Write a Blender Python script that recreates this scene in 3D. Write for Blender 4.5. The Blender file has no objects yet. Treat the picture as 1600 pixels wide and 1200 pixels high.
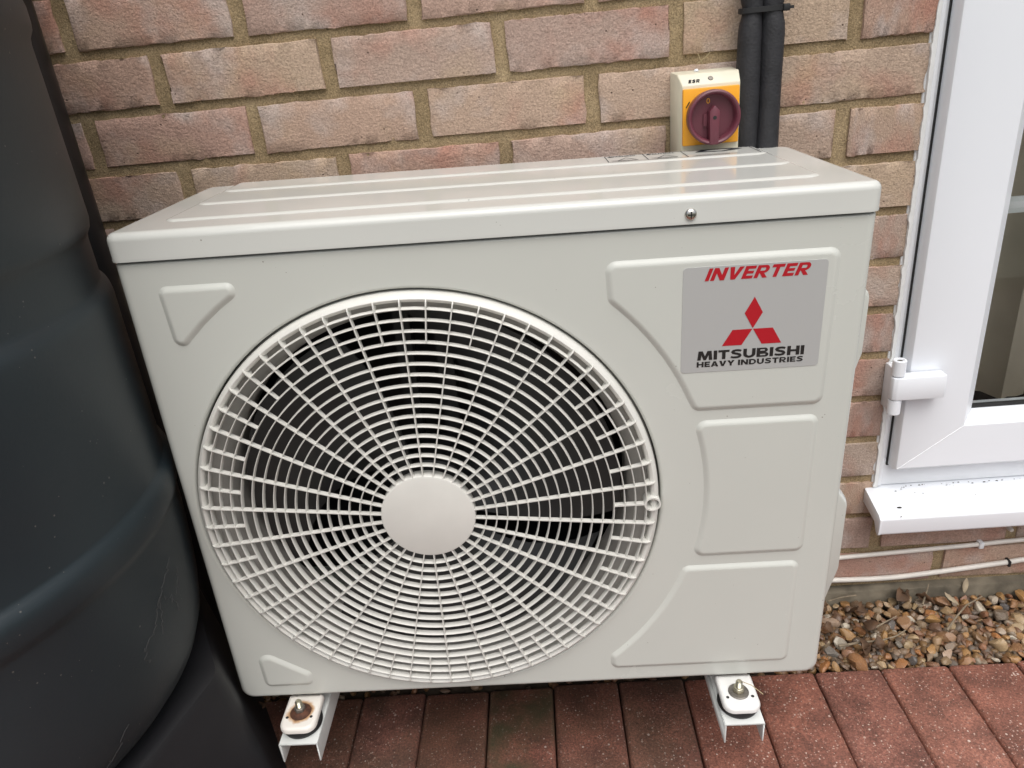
import bpy, bmesh, math, random
from mathutils import Vector, Matrix, noise

random.seed(7)
R = math.radians
SC = bpy.context.scene
COL = SC.collection
GZ = 0.964                       # ground is z = 0; wall measurements below are taken from a brick line GZ above it

# ------------------------------------------------------------------ camera
CAM = Vector((0.478978, -1.049329, -0.032208 + GZ))
cd = bpy.data.cameras.new('camera'); cam = bpy.data.objects.new('camera', cd); COL.objects.link(cam)
RM = Matrix(((0.996065, -0.048031, 0.074479), (0.012885, 0.909959, 0.414498), (-0.087681, -0.411908, 0.906997)))
M3 = Matrix((RM.col[0], RM.col[2], -RM.col[1])).transposed()
cam.matrix_world = Matrix.Translation(CAM) @ M3.to_4x4()
cd.sensor_width = 36; cd.lens = 1158.26 / 1600 * 36; cd.clip_start = 0.02; cd.clip_end = 500
SC.camera = cam

# ------------------------------------------------------------------ sky, sun, exposure
SUN_EL = R(63)
w = bpy.data.worlds.new('World'); SC.world = w; w.use_nodes = True
nt = w.node_tree; nt.nodes.clear()
sky = nt.nodes.new('ShaderNodeTexSky'); sky.sky_type = 'NISHITA'; sky.sun_disc = False
sky.sun_elevation = SUN_EL; sky.air_density = 1.0; sky.dust_density = 6.0; sky.ozone_density = 1.0
hs = nt.nodes.new('ShaderNodeHueSaturation'); hs.inputs['Saturation'].default_value = 0.42
bg = nt.nodes.new('ShaderNodeBackground'); bg.inputs['Strength'].default_value = 0.125
out = nt.nodes.new('ShaderNodeOutputWorld')
nt.links.new(sky.outputs[0], hs.inputs['Color']); nt.links.new(hs.outputs[0], bg.inputs['Color']); nt.links.new(bg.outputs[0], out.inputs['Surface'])
sd = bpy.data.lights.new('sun', 'SUN'); sd.energy = 1.25; sd.angle = R(65); sd.color = (1, 0.985, 0.96)
sun = bpy.data.objects.new('sun', sd); COL.objects.link(sun)
# soft light comes from behind and above the camera, slightly from the right
sdir = Vector((math.sin(R(14)) * math.cos(SUN_EL), -math.cos(R(14)) * math.cos(SUN_EL), math.sin(SUN_EL)))
sun.rotation_euler = sdir.to_track_quat('Z', 'Y').to_euler()
sky.sun_rotation = math.atan2(sdir.x, sdir.y)
vs = SC.view_settings; vs.view_transform = 'Standard'; vs.look = 'None'; vs.gamma = 1; vs.exposure = 0.30; vs.use_curve_mapping = False

SC.render.engine = 'CYCLES'; SC.cycles.max_bounces = 6; SC.cycles.diffuse_bounces = 3; SC.cycles.glossy_bounces = 3; SC.cycles.transmission_bounces = 6

# ------------------------------------------------------------------ helpers
def tag(o, label=None, cat=None, group=None, kind=None):
    if label: o['label'] = label
    if cat: o['category'] = cat
    if group: o['group'] = group
    if kind: o['kind'] = kind
    return o
def empty(name, loc=(0, 0, 0), parent=None):
    o = bpy.data.objects.new(name, None); COL.objects.link(o); o.location = loc; o.empty_display_size = 0.05
    if parent: o.parent = parent
    return o
def link(name, me, mat=None, parent=None, loc=(0, 0, 0), rot=(0, 0, 0), smooth=None):
    if smooth is not None:
        for p in me.polygons: p.use_smooth = True
        me.set_sharp_from_angle(angle=R(smooth))
    o = bpy.data.objects.new(name, me); COL.objects.link(o)
    if mat and not me.materials: me.materials.append(mat)
    o.location = loc; o.rotation_euler = rot
    if parent: o.parent = parent
    return o
class MB:
    """collects verts and faces of one part"""
    def __init__(s): s.v = []; s.f = []
    def add(s, vs, fs):
        n = len(s.v); s.v += [tuple(a) for a in vs]; s.f += [tuple(i + n for i in f) for f in fs]; return s
    def box(s, x0, x1, y0, y1, z0, z1):
        return s.add([(x0, y0, z0), (x1, y0, z0), (x1, y1, z0), (x0, y1, z0), (x0, y0, z1), (x1, y0, z1), (x1, y1, z1), (x0, y1, z1)],
                     [(3, 2, 1, 0), (4, 5, 6, 7), (0, 1, 5, 4), (1, 2, 6, 5), (2, 3, 7, 6), (3, 0, 4, 7)])
    def layers(s, loops, closed=True, cap0=False, cap1=False):
        n = len(loops[0]); vs = [p for l in loops for p in l]; fs = []
        for k in range(len(loops) - 1):
            for i in range(n if closed else n - 1):
                j = (i + 1) % n
                fs.append((k * n + i, k * n + j, (k + 1) * n + j, (k + 1) * n + i))
        if cap0: fs.append(tuple(range(n))[::-1])
        if cap1: fs.append(tuple(range((len(loops) - 1) * n, len(loops) * n)))
        return s.add(vs, fs)
    def lathe(s, prof, c=(0, 0, 0), axis='z', seg=64, close=False):
        loops = []
        for r, h in prof:
            l = []
            for i in range(seg):
                a = 2 * math.pi * i / seg
                if axis == 'z': l.append((c[0] + r * math.cos(a), c[1] + r * math.sin(a), c[2] + h))
                elif axis == 'y': l.append((c[0] + r * math.cos(a), c[1] + h, c[2] + r * math.sin(a)))
                else: l.append((c[0] + h, c[1] + r * math.cos(a), c[2] + r * math.sin(a)))
            loops.append(l)
        if close: loops.append(loops[0])
        return s.layers(loops)
    def tube(s, pts, rad, seg=10, caps=True):
        pts = [Vector(p) for p in pts]; loops = []; up = None
        for i, p in enumerate(pts):
            t = (pts[min(i + 1, len(pts) - 1)] - pts[max(i - 1, 0)]).normalized()
            if up is None: up = Vector((0, 0, 1)) if abs(t.z) < .9 else Vector((0, 1, 0))
            a = t.cross(up).normalized(); b = a.cross(t).normalized(); up = b
            r = rad[i] if isinstance(rad, (list, tuple)) else rad
            loops.append([tuple(p + (a * math.cos(q) + b * math.sin(q)) * r) for q in [2 * math.pi * k / seg for k in range(seg)]])
        return s.layers(loops, cap0=caps, cap1=caps)
    def mesh(s, name, fix=True):
        me = bpy.data.meshes.new(name); me.from_pydata(s.v, [], s.f); me.update()
        if fix:
            bm = bmesh.new(); bm.from_mesh(me); bmesh.ops.remove_doubles(bm, verts=bm.verts, dist=1e-6)
            bmesh.ops.recalc_face_normals(bm, faces=bm.faces); bm.to_mesh(me); bm.free()
        return me
    def build(s, name, mat, parent=None, smooth=None, bevel=0, bseg=2, loc=(0, 0, 0), rot=(0, 0, 0)):
        me = s.mesh(name)
        if bevel:
            bm = bmesh.new(); bm.from_mesh(me)
            es = [e for e in bm.edges if len(e.link_faces) == 2 and e.calc_face_angle(0) > R(25)]
            bmesh.ops.bevel(bm, geom=es, offset=bevel, segments=bseg, affect='EDGES', profile=.5, clamp_overlap=True)
            bm.to_mesh(me); bm.free()
            if smooth is None: smooth = 40
        return link(name, me, mat, parent, loc, rot, smooth)

def round_poly(pts, rad, seg=6):
    """pts: (x, z[, r]) ; corners filleted"""
    out = []; n = len(pts)
    for i in range(n):
        p = Vector(pts[i][:2]); r = pts[i][2] if len(pts[i]) > 2 else rad
        if r <= 0: out.append(tuple(p)); continue
        a = Vector(pts[i - 1][:2]); b = Vector(pts[(i + 1) % n][:2])
        u = (a - p).normalized(); v = (b - p).normalized()
        ang = math.acos(max(-1, min(1, u.dot(v))))
        d = min(r / math.tan(ang / 2), .9 * (a - p).length, .9 * (b - p).length); r2 = d * math.tan(ang / 2)
        c = p + (u + v).normalized() * (r2 / math.sin(ang / 2))
        s0 = p + u * d - c; s1 = p + v * d - c
        a0 = math.atan2(s0.y, s0.x); da = math.atan2(s1.y, s1.x) - a0
        while da > math.pi: da -= 2 * math.pi
        while da < -math.pi: da += 2 * math.pi
        for k in range(seg + 1):
            q = a0 + da * k / seg; out.append((c.x + r2 * math.cos(q), c.y + r2 * math.sin(q)))
    return out
def inset(poly, d):
    n = len(poly); A = sum(poly[i][0] * poly[(i + 1) % n][1] - poly[(i + 1) % n][0] * poly[i][1] for i in range(n))
    sg = 1 if A > 0 else -1; res = []
    for i in range(n):
        p = Vector(poly[i]); a = Vector(poly[i - 1]); b = Vector(poly[(i + 1) % n])
        e1 = (p - a); e2 = (b - p)
        if e1.length < 1e-9: e1 = e2
        if e2.length < 1e-9: e2 = e1
        e1.normalize(); e2.normalize()
        n1 = Vector((-e1.y, e1.x)); n2 = Vector((-e2.y, e2.x)); m = n1 + n2
        if m.length < 1e-6: m = n1
        m.normalize(); k = 1 / max(.5, m.dot(n1))
        q = p + m * d * sg * k; res.append((q.x, q.y))
    return res
def text_mesh(txt, width, height, bold=0.0, shear=0.0, space=1.0):
    cu = bpy.data.curves.new('lettering', 'FONT'); cu.body = txt; cu.offset = bold; cu.shear = shear; cu.space_character = space
    cu.resolution_u = 3
    o = bpy.data.objects.new('lettering', cu); COL.objects.link(o)
    dg = bpy.context.evaluated_depsgraph_get(); dg.update()
    me = bpy.data.meshes.new_from_object(o.evaluated_get(dg))
    bpy.data.objects.remove(o); bpy.data.curves.remove(cu)
    xs = [v.co.x for v in me.vertices]; ys = [v.co.y for v in me.vertices]
    x0, x1, y0, y1 = min(xs), max(xs), min(ys), max(ys)
    for v in me.vertices:
        v.co = Vector(((v.co.x - x0) / (x1 - x0) * width, 0, (v.co.y - y0) / (y1 - y0) * height))
    return me

def block_letters(txt, width, height, slant=0.0, gap=.13, space=.45):
    """heavy extended capitals built from polygons; non overlapping pieces"""
    T, Hh = .31, .235
    def rect(x0, z0, x1, z1): return [(x0, z0), (x1, z0), (x1, z1), (x0, z1)]
    def strip(o, i): return [[o[k], o[k + 1], i[k + 1], i[k]] for k in range(len(o) - 1)]
    def arcp(cx, cz, rx, rz, a0, a1, n=8): return [(cx + rx * math.cos(R(a0 + (a1 - a0) * k / n)), cz + rz * math.sin(R(a0 + (a1 - a0) * k / n))) for k in range(n + 1)]
    def bowl(x, z0, z1, xr, t=T, h=Hh * .85):
        zc = (z0 + z1) / 2; rz = (z1 - z0) / 2; rx = min(rz * 1.15, xr - x - .05)
        o = [(x, z1)] + arcp(xr - rx, zc, rx, rz, 90, -90) + [(x, z0)]
        iz = rz - h; ix = max(.02, rx - t * .92)
        i = [(x, zc + iz)] + arcp(xr - rx, zc, ix, iz, 90, -90) + [(x, zc - iz)]
        return strip(o, i)
    def stroke(path, th):
        o, i = [], []
        for k, p in enumerate(path):
            a = Vector(path[max(k - 1, 0)]); b = Vector(path[min(k + 1, len(path) - 1)]); d = (b - a).normalized(); n = Vector((-d.y, d.x)); w_ = th[k] / 2
            o.append((p[0] + n.x * w_, p[1] + n.y * w_)); i.append((p[0] - n.x * w_, p[1] - n.y * w_))
        return strip(o, i)
    G = {}
    G['I'] = (T, [rect(0, 0, T, 1)])
    G['N'] = (1.12, [[(0, 0), (0, 1), (.34, 1), (.80, .42), (.80, 1), (1.12, 1), (1.12, 0), (.78, 0), (.32, .58), (.32, 0)]])
    G['V'] = (1.12, [[(0, 1), (.36, 1), (.56, .36), (.76, 1), (1.12, 1), (.74, 0), (.38, 0)]])
    G['E'] = (.86, [rect(0, 0, T, 1), rect(T, 0, .86, Hh), rect(T, .39, .80, .61), rect(T, 1 - Hh, .86, 1)])
    G['T'] = (.98, [rect(0, 1 - Hh, .98, 1), rect(.335, 0, .645, 1 - Hh)])
    G['R'] = (1.06, [rect(0, 0, T, 1)] + bowl(T, .36, 1, 1.0) + [[(.36, .36), (.70, .36), (1.08, 0), (.70, 0)]])
    G['B'] = (1.05, [rect(0, 0, T, 1)] + bowl(T, .5, 1, .98, T, .17) + bowl(T, 0, .5, 1.05, T, .17))
    G['D'] = (1.10, [rect(0, 0, T, 1)] + bowl(T, 0, 1, 1.10, T, .23))
    G['H'] = (1.08, [rect(0, 0, T, 1), rect(T, .385, 1.08 - T, .615), rect(1.08 - T, 0, 1.08, 1)])
    G['M'] = (1.34, [[(0, 0), (.10, 1), (.46, 1), (.67, .44), (.88, 1), (1.24, 1), (1.34, 0), (1.03, 0), (.99, .55), (.78, 0), (.56, 0), (.35, .55), (.31, 0)]])
    G['A'] = (1.16, [[(0, 0), (.40, 1), (.58, 1), (.58, .68), (.34, 0)], [(.58, .68), (.58, 1), (.76, 1), (1.16, 0), (.82, 0)], [(.403, .18), (.757, .18), (.687, .38), (.473, .38)]])
    G['Y'] = (1.12, [[(0, 1), (.37, 1), (.56, .66), (.75, 1), (1.12, 1), (.715, .40), (.715, 0), (.405, 0), (.405, .40)]])
    G['U'] = (1.08, strip([(0, 1)] + arcp(.54, .42, .54, .44, 180, 360, 12) + [(1.08, 1)], [(T, 1)] + arcp(.54, .42, .54 - T, .20, 180, 360, 12) + [(1.08 - T, 1)]))
    sp = [(.93, .80), (.80, .865), (.62, .885), (.42, .88), (.24, .82), (.17, .72), (.23, .62), (.42, .55), (.62, .485), (.80, .415), (.86, .30), (.80, .19), (.62, .125), (.42, .115), (.22, .13), (.04, .20)]
    G['S'] = (1.02, stroke(sp, [.21, .22, .23, .23, .25, .27, .26, .24, .24, .26, .27, .25, .23, .23, .22, .21]))
    P = []; x = 0
    for c in txt:
        if c == ' ': x += space; continue
        w_, polys = G[c]
        P += [[(px + x, pz) for px, pz in q] for q in polys]; x += w_ + gap
    tot = x - gap; b = MB()
    sl = slant * height
    for q in P: b.add([(px / tot * (width - sl) + pz * sl, 0, pz * height) for px, pz in q], [tuple(range(len(q)))])
    me = b.mesh('lettering')
    bm = bmesh.new(); bm.from_mesh(me)
    for f in bm.faces:
        f.normal_update()
        if f.normal.y > 0: f.normal_flip()
    bmesh.ops.triangulate(bm, faces=bm.faces); bm.to_mesh(me); bm.free()
    return me

# ------------------------------------------------------------------ materials
def mat(name):
    m = bpy.data.materials.new(name); m.use_nodes = True
    return m, m.node_tree, m.node_tree.nodes['Principled BSDF']
def N(t, typ, **kw):
    n = t.nodes.new(typ)
    for k, v in kw.items():
        if k in n.inputs.keys(): n.inputs[k].default_value = v
        else: setattr(n, k, v)
    return n
def ramp(t, fac, stops):
    r = t.nodes.new('ShaderNodeValToRGB'); e = r.color_ramp.elements
    while len(e) < len(stops): e.new(.5)
    for i, (p, c) in enumerate(stops): e[i].position = p; e[i].color = (*c, 1) if len(c) == 3 else c
    t.links.new(fac, r.inputs[0]); return r
def mix(t, fac, a, b, mode='MIX'):
    m = t.nodes.new('ShaderNodeMix'); m.data_type = 'RGBA'; m.blend_type = mode
    for s, v in ((0, fac), (6, a), (7, b)):
        if hasattr(v, 'is_linked') or hasattr(v, 'links'): t.links.new(v, m.inputs[s])
        elif isinstance(v, (int, float)): m.inputs[s].default_value = v
        else: m.inputs[s].default_value = (*v, 1)
    return m.outputs[2]
def g(v): return (v, v, v)
def simple(name, col, rough=.5, metal=0, var=.0, scale=40, bump=0, bscale=200, coat=0, spec=.5):
    m, t, b = mat(name)
    b.inputs['Roughness'].default_value = rough; b.inputs['Metallic'].default_value = metal
    b.inputs['Specular IOR Level'].default_value = spec
    b.inputs['Coat Weight'].default_value = coat; b.inputs['Coat Roughness'].default_value = .08
    tc = N(t, 'ShaderNodeTexCoord')
    if var:
        n = N(t, 'ShaderNodeTexNoise', Scale=scale, Detail=5.0); t.links.new(tc.outputs['Object'], n.inputs['Vector'])
        r = ramp(t, n.outputs[0], [(.3, tuple(c * (1 - var) for c in col)), (.7, tuple(min(1, c * (1 + var)) for c in col))])
        t.links.new(r.outputs[0], b.inputs['Base Color'])
    else: b.inputs['Base Color'].default_value = (*col, 1)
    if bump:
        n = N(t, 'ShaderNodeTexNoise', Scale=bscale, Detail=3.0); t.links.new(tc.outputs['Object'], n.inputs['Vector'])
        bp = N(t, 'ShaderNodeBump', Strength=bump, Distance=.001); t.links.new(n.outputs[0], bp.inputs['Height']); t.links.new(bp.outputs[0], b.inputs['Normal'])
    return m

def casing_mat(name, col, rough=.22):
    """warm off-white enamel with tiny dirt specks and faint grime"""
    m, t, b = mat(name)
    tc = N(t, 'ShaderNodeTexCoord')
    n = N(t, 'ShaderNodeTexNoise', Scale=7.0, Detail=6.0); t.links.new(tc.outputs['Object'], n.inputs['Vector'])
    r = ramp(t, n.outputs[0], [(.3, tuple(c * .975 for c in col)), (.7, col)])
    vo = N(t, 'ShaderNodeTexVoronoi', Scale=95.0); t.links.new(tc.outputs['Object'], vo.inputs['Vector'])
    n2 = N(t, 'ShaderNodeTexNoise', Scale=31.0, Detail=2.0); t.links.new(tc.outputs['Object'], n2.inputs['Vector'])
    ml = N(t, 'ShaderNodeMath', operation='SUBTRACT'); ml.inputs[1].default_value = .52; t.links.new(n2.outputs[0], ml.inputs[0])
    ml2 = N(t, 'ShaderNodeMath', operation='MULTIPLY'); ml2.inputs[1].default_value = .55; t.links.new(ml.outputs[0], ml2.inputs[0])
    lt = N(t, 'ShaderNodeMath', operation='LESS_THAN'); t.links.new(vo.outputs['Distance'], lt.inputs[0]); t.links.new(ml2.outputs[0], lt.inputs[1])
    k = N(t, 'ShaderNodeMath', operation='MULTIPLY'); k.inputs[1].default_value = .55; t.links.new(lt.outputs[0], k.inputs[0])
    t.links.new(mix(t, k.outputs[0], r.outputs[0], (.12, .1, .07)), b.inputs['Base Color'])
    rr = ramp(t, n.outputs[0], [(.2, g(rough)), (.8, g(rough + .07))]); t.links.new(rr.outputs[0], b.inputs['Roughness'])
    n3 = N(t, 'ShaderNodeTexNoise', Scale=420.0, Detail=2.0); t.links.new(tc.outputs['Object'], n3.inputs['Vector'])
    bp = N(t, 'ShaderNodeBump', Strength=.05, Distance=.0006); t.links.new(n3.outputs[0], bp.inputs['Height']); t.links.new(bp.outputs[0], b.inputs['Normal'])
    return m

def brick_mat():
    m, t, b = mat('brick_clay')
    tc = N(t, 'ShaderNodeTexCoord'); oi = N(t, 'ShaderNodeObjectInfo')
    mu = N(t, 'ShaderNodeVectorMath', operation='SCALE'); mu.inputs['Scale'].default_value = 37.0
    cb = N(t, 'ShaderNodeCombineXYZ')
    for i in range(3): t.links.new(oi.outputs['Random'], cb.inputs[i])
    t.links.new(cb.outputs[0], mu.inputs[0])
    ad = N(t, 'ShaderNodeVectorMath', operation='ADD'); t.links.new(tc.outputs['Object'], ad.inputs[0]); t.links.new(mu.outputs[0], ad.inputs[1])
    P = ad.outputs[0]
    base = ramp(t, oi.outputs['Random'], [(0, (.40, .26, .205)), (.17, (.43, .315, .24)), (.34, (.44, .335, .245)), (.5, (.38, .28, .235)), (.66, (.42, .27, .215)), (.83, (.40, .32, .265)), (1, (.44, .315, .235))])
    # broad kiln patches: red ends, yellow hearts, grey flashes
    n1 = N(t, 'ShaderNodeTexNoise', Scale=11.0, Detail=3.0, Roughness=.5); t.links.new(P, n1.inputs['Vector'])
    f1 = ramp(t, n1.outputs[0], [(.50, g(0)), (.72, g(.8))])
    c1 = mix(t, f1.outputs[0], base.outputs[0], (.40, .20, .15))
    n2 = N(t, 'ShaderNodeTexNoise', Scale=14.0, Detail=4.0); n2.noise_dimensions = '4D'; n2.inputs['W'].default_value = 5; t.links.new(P, n2.inputs['Vector'])
    f2 = ramp(t, n2.outputs[0], [(.50, g(0)), (.66, g(.75))])
    c2 = mix(t, f2.outputs[0], c1, (.44, .37, .335))
    n3 = N(t, 'ShaderNodeTexNoise', Scale=9.0, Detail=4.0); n3.noise_dimensions = '4D'; n3.inputs['W'].default_value = 11; t.links.new(P, n3.inputs['Vector'])
    f3 = ramp(t, n3.outputs[0], [(.56, g(0)), (.72, g(.5))])
    c3 = mix(t, f3.outputs[0], c2, (.45, .34, .22))
    # sand grain
    n4 = N(t, 'ShaderNodeTexNoise', Scale=420.0, Detail=3.0, Roughness=.7); t.links.new(P, n4.inputs['Vector'])
    f4 = ramp(t, n4.outputs[0], [(.3, g(.70)), (.5, g(1.0)), (.72, g(1.3))])
    c4 = mix(t, 1.0, c3, f4.outputs[0], 'MULTIPLY')
    vo = N(t, 'ShaderNodeTexVoronoi', Scale=46.0); t.links.new(P, vo.inputs['Vector'])
    pit = ramp(t, vo.outputs['Distance'], [(.02, g(1)), (.07, g(0))])
    c5 = mix(t, pit.outputs[0], c4, (.09, .06, .045))
    t.links.new(c5, b.inputs['Base Color']); b.inputs['Roughness'].default_value = .92; b.inputs['Specular IOR Level'].default_value = .25
    # creased, pitted face
    mp = N(t, 'ShaderNodeMapping'); mp.inputs['Scale'].default_value = (.9, 1, 1.15); mp.inputs['Rotation'].default_value = (0, .5, 0); t.links.new(P, mp.inputs['Vector'])
    n5 = N(t, 'ShaderNodeTexNoise', Scale=230.0, Detail=4.0, Roughness=.6, Distortion=.5); t.links.new(mp.outputs[0], n5.inputs['Vector'])
    n6 = N(t, 'ShaderNodeTexNoise', Scale=38.0, Detail=3.0); t.links.new(P, n6.inputs['Vector'])
    b1 = N(t, 'ShaderNodeBump', Strength=1.0, Distance=.0019); t.links.new(n5.outputs[0], b1.inputs['Height'])
    b2 = N(t, 'ShaderNodeBump', Strength=.3, Distance=.002); t.links.new(n6.outputs[0], b2.inputs['Height']); t.links.new(b1.outputs[0], b2.inputs['Normal'])
    b3 = N(t, 'ShaderNodeBump', Strength=.5, Distance=.003, invert=True); t.links.new(pit.outputs[0], b3.inputs['Height']); t.links.new(b2.outputs[0], b3.inputs['Normal'])
    t.links.new(b3.outputs[0], b.inputs['Normal'])
    return m
def mortar_mat():
    m, t, b = mat('mortar')
    tc = N(t, 'ShaderNodeTexCoord')
    n = N(t, 'ShaderNodeTexNoise', Scale=16.0, Detail=5.0); t.links.new(tc.outputs['Object'], n.inputs['Vector'])
    r = ramp(t, n.outputs[0], [(.3, (.235, .175, .098)), (.5, (.31, .232, .135)), (.7, (.38, .29, .175))])
    n2 = N(t, 'ShaderNodeTexNoise', Scale=520.0, Detail=3.0, Roughness=.75); t.links.new(tc.outputs['Object'], n2.inputs['Vector'])
    f = ramp(t, n2.outputs[0], [(.3, g(.55)), (.5, g(1)), (.7, g(1.5))])
    t.links.new(mix(t, 1.0, r.outputs[0], f.outputs[0], 'MULTIPLY'), b.inputs['Base Color'])
    b.inputs['Roughness'].default_value = .95; b.inputs['Specular IOR Level'].default_value = .2
    bp = N(t, 'ShaderNodeBump', Strength=.8, Distance=.002); t.links.new(n2.outputs[0], bp.inputs['Height'])
    n3 = N(t, 'ShaderNodeTexNoise', Scale=60.0, Detail=4.0); t.links.new(tc.outputs['Object'], n3.inputs['Vector'])
    b2 = N(t, 'ShaderNodeBump', Strength=.7, Distance=.004); t.links.new(n3.outputs[0], b2.inputs['Height']); t.links.new(bp.outputs[0], b2.inputs['Normal'])
    t.links.new(b2.outputs[0], b.inputs['Normal'])
    return m
def far_brick_mat():
    m, t, b = mat('brickwork_beyond')
    tc = N(t, 'ShaderNodeTexCoord'); mp = N(t, 'ShaderNodeMapping'); mp.inputs['Rotation'].default_value = (R(90), 0, 0); t.links.new(tc.outputs['Object'], mp.inputs['Vector'])
    bt = N(t, 'ShaderNodeTexBrick', Scale=1.0); bt.inputs['Color1'].default_value = (.40, .28, .20, 1); bt.inputs['Color2'].default_value = (.35, .26, .21, 1); bt.inputs['Mortar'].default_value = (.28, .21, .11, 1)
    bt.inputs['Brick Width'].default_value = .2255; bt.inputs['Row Height'].default_value = .0731; bt.inputs['Mortar Size'].default_value = .007
    t.links.new(mp.outputs[0], bt.inputs['Vector']); t.links.new(bt.outputs[0], b.inputs['Base Color']); b.inputs['Roughness'].default_value = .9
    return m
def paver_mat(name='paver_concrete', moss=0.0, damp_shade=0.0):
    m, t, b = mat(name)
    tc = N(t, 'ShaderNodeTexCoord'); oi = N(t, 'ShaderNodeObjectInfo')
    cb = N(t, 'ShaderNodeCombineXYZ')
    for i in range(3): t.links.new(oi.outputs['Random'], cb.inputs[i])
    mu = N(t, 'ShaderNodeVectorMath', operation='SCALE'); mu.inputs['Scale'].default_value = 23.0; t.links.new(cb.outputs[0], mu.inputs[0])
    ad = N(t, 'ShaderNodeVectorMath', operation='ADD'); t.links.new(tc.outputs['Object'], ad.inputs[0]); t.links.new(mu.outputs[0], ad.inputs[1]); P = ad.outputs[0]
    base = ramp(t, oi.outputs['Random'], [(0, (.19, .072, .048)), (.5, (.21, .084, .056)), (1, (.17, .070, .051))])
    n1 = N(t, 'ShaderNodeTexNoise', Scale=22.0, Detail=5.0); t.links.new(P, n1.inputs['Vector'])
    f1 = ramp(t, n1.outputs[0], [(.35, g(.68)), (.65, g(1.22))])
    c = mix(t, 1.0, base.outputs[0], f1.outputs[0], 'MULTIPLY')
    n2 = N(t, 'ShaderNodeTexNoise', Scale=330.0, Detail=3.0, Roughness=.7); t.links.new(P, n2.inputs['Vector'])
    f2 = ramp(t, n2.outputs[0], [(.3, g(.45)), (.5, g(1)), (.7, g(1.7))])
    c = mix(t, 1.0, c, f2.outputs[0], 'MULTIPLY')
    # pale aggregate chips, unequal in size
    for sc, th, w_ in ((210.0, .19, 1), (120.0, .13, 3), (340.0, .25, 7)):
        vo = N(t, 'ShaderNodeTexVoronoi', Scale=sc); vo.voronoi_dimensions = '4D'; vo.inputs['W'].default_value = w_; t.links.new(P, vo.inputs['Vector'])
        sep = N(t, 'ShaderNodeSeparateColor'); t.links.new(vo.outputs['Color'], sep.inputs[0])
        th_ = N(t, 'ShaderNodeMath', operation='MULTIPLY'); th_.inputs[1].default_value = th * 2.0
        pw = N(t, 'ShaderNodeMath', operation='POWER'); pw.inputs[1].default_value = 2.2; t.links.new(sep.outputs[0], pw.inputs[0]); t.links.new(pw.outputs[0], th_.inputs[0])
        lt = N(t, 'ShaderNodeMath', operation='LESS_THAN'); t.links.new(vo.outputs['Distance'], lt.inputs[0]); t.links.new(th_.outputs[0], lt.inputs[1])
        sp = ramp(t, sep.outputs[1], [(0, (.28, .14, .105)), (.6, (.38, .25, .20)), (1, (.56, .46, .40))])
        c = mix(t, lt.outputs[0], c, sp.outputs[0])
    if damp_shade:  # darkens the colour for shade under the unit as well as dampness
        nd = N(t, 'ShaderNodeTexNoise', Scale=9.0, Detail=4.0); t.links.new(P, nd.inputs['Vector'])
        fd = ramp(t, nd.outputs[0], [(.30, g(1 - damp_shade)), (.70, g(1 - damp_shade * .55))])
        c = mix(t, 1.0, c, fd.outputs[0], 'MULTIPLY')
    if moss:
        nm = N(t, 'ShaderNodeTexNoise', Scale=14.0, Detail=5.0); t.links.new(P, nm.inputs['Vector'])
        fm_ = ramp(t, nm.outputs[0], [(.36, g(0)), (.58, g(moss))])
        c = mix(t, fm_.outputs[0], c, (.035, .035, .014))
    t.links.new(c, b.inputs['Base Color']); b.inputs['Roughness'].default_value = .7
    bp = N(t, 'ShaderNodeBump', Strength=.8, Distance=.0015); t.links.new(n2.outputs[0], bp.inputs['Height']); t.links.new(bp.outputs[0], b.inputs['Normal'])
    return m
def stone_mat():
    m, t, b = mat('flint_pebble')
    tc = N(t, 'ShaderNodeTexCoord'); oi = N(t, 'ShaderNodeObjectInfo')
    base = ramp(t, oi.outputs['Random'], [(0, (.21, .085, .028)), (.12, (.33, .18, .06)), (.24, (.13, .075, .04)), (.36, (.31, .125, .035)), (.48, (.23, .12, .055)), (.58, (.36, .26, .14)), (.68, (.10, .055, .033)), (.78, (.24, .10, .045)), (.88, (.42, .37, .29)), (.93, (.07, .065, .065)), (1, (.26, .17, .085))])
    base.color_ramp.interpolation = 'LINEAR'
    cb = N(t, 'ShaderNodeCombineXYZ')
    for i in range(3): t.links.new(oi.outputs['Random'], cb.inputs[i])
    mu = N(t, 'ShaderNodeVectorMath', operation='SCALE'); mu.inputs['Scale'].default_value = 31.0; t.links.new(cb.outputs[0], mu.inputs[0])
    ad = N(t, 'ShaderNodeVectorMath', operation='ADD'); t.links.new(tc.outputs['Object'], ad.inputs[0]); t.links.new(mu.outputs[0], ad.inputs[1]); P = ad.outputs[0]
    n = N(t, 'ShaderNodeTexNoise', Scale=90.0, Detail=5.0, Roughness=.65); t.links.new(P, n.inputs['Vector'])
    f = ramp(t, n.outputs[0], [(.28, g(.5)), (.5, g(1)), (.75, g(1.45))])
    c = mix(t, 1.0, base.outputs[0], f.outputs[0], 'MULTIPLY')
    n2 = N(t, 'ShaderNodeTexNoise', Scale=45.0, Detail=2.0); t.links.new(P, n2.inputs['Vector'])
    f2 = ramp(t, n2.outputs[0], [(.58, g(0)), (.66, g(.55))])
    c = mix(t, f2.outputs[0], c, (.50, .44, .36))
    t.links.new(c, b.inputs['Base Color']); b.inputs['Roughness'].default_value = .34
    bp = N(t, 'ShaderNodeBump', Strength=.35, Distance=.001); t.links.new(n.outputs[0], bp.inputs['Height']); t.links.new(bp.outputs[0], b.inputs['Normal'])
    return m
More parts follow.
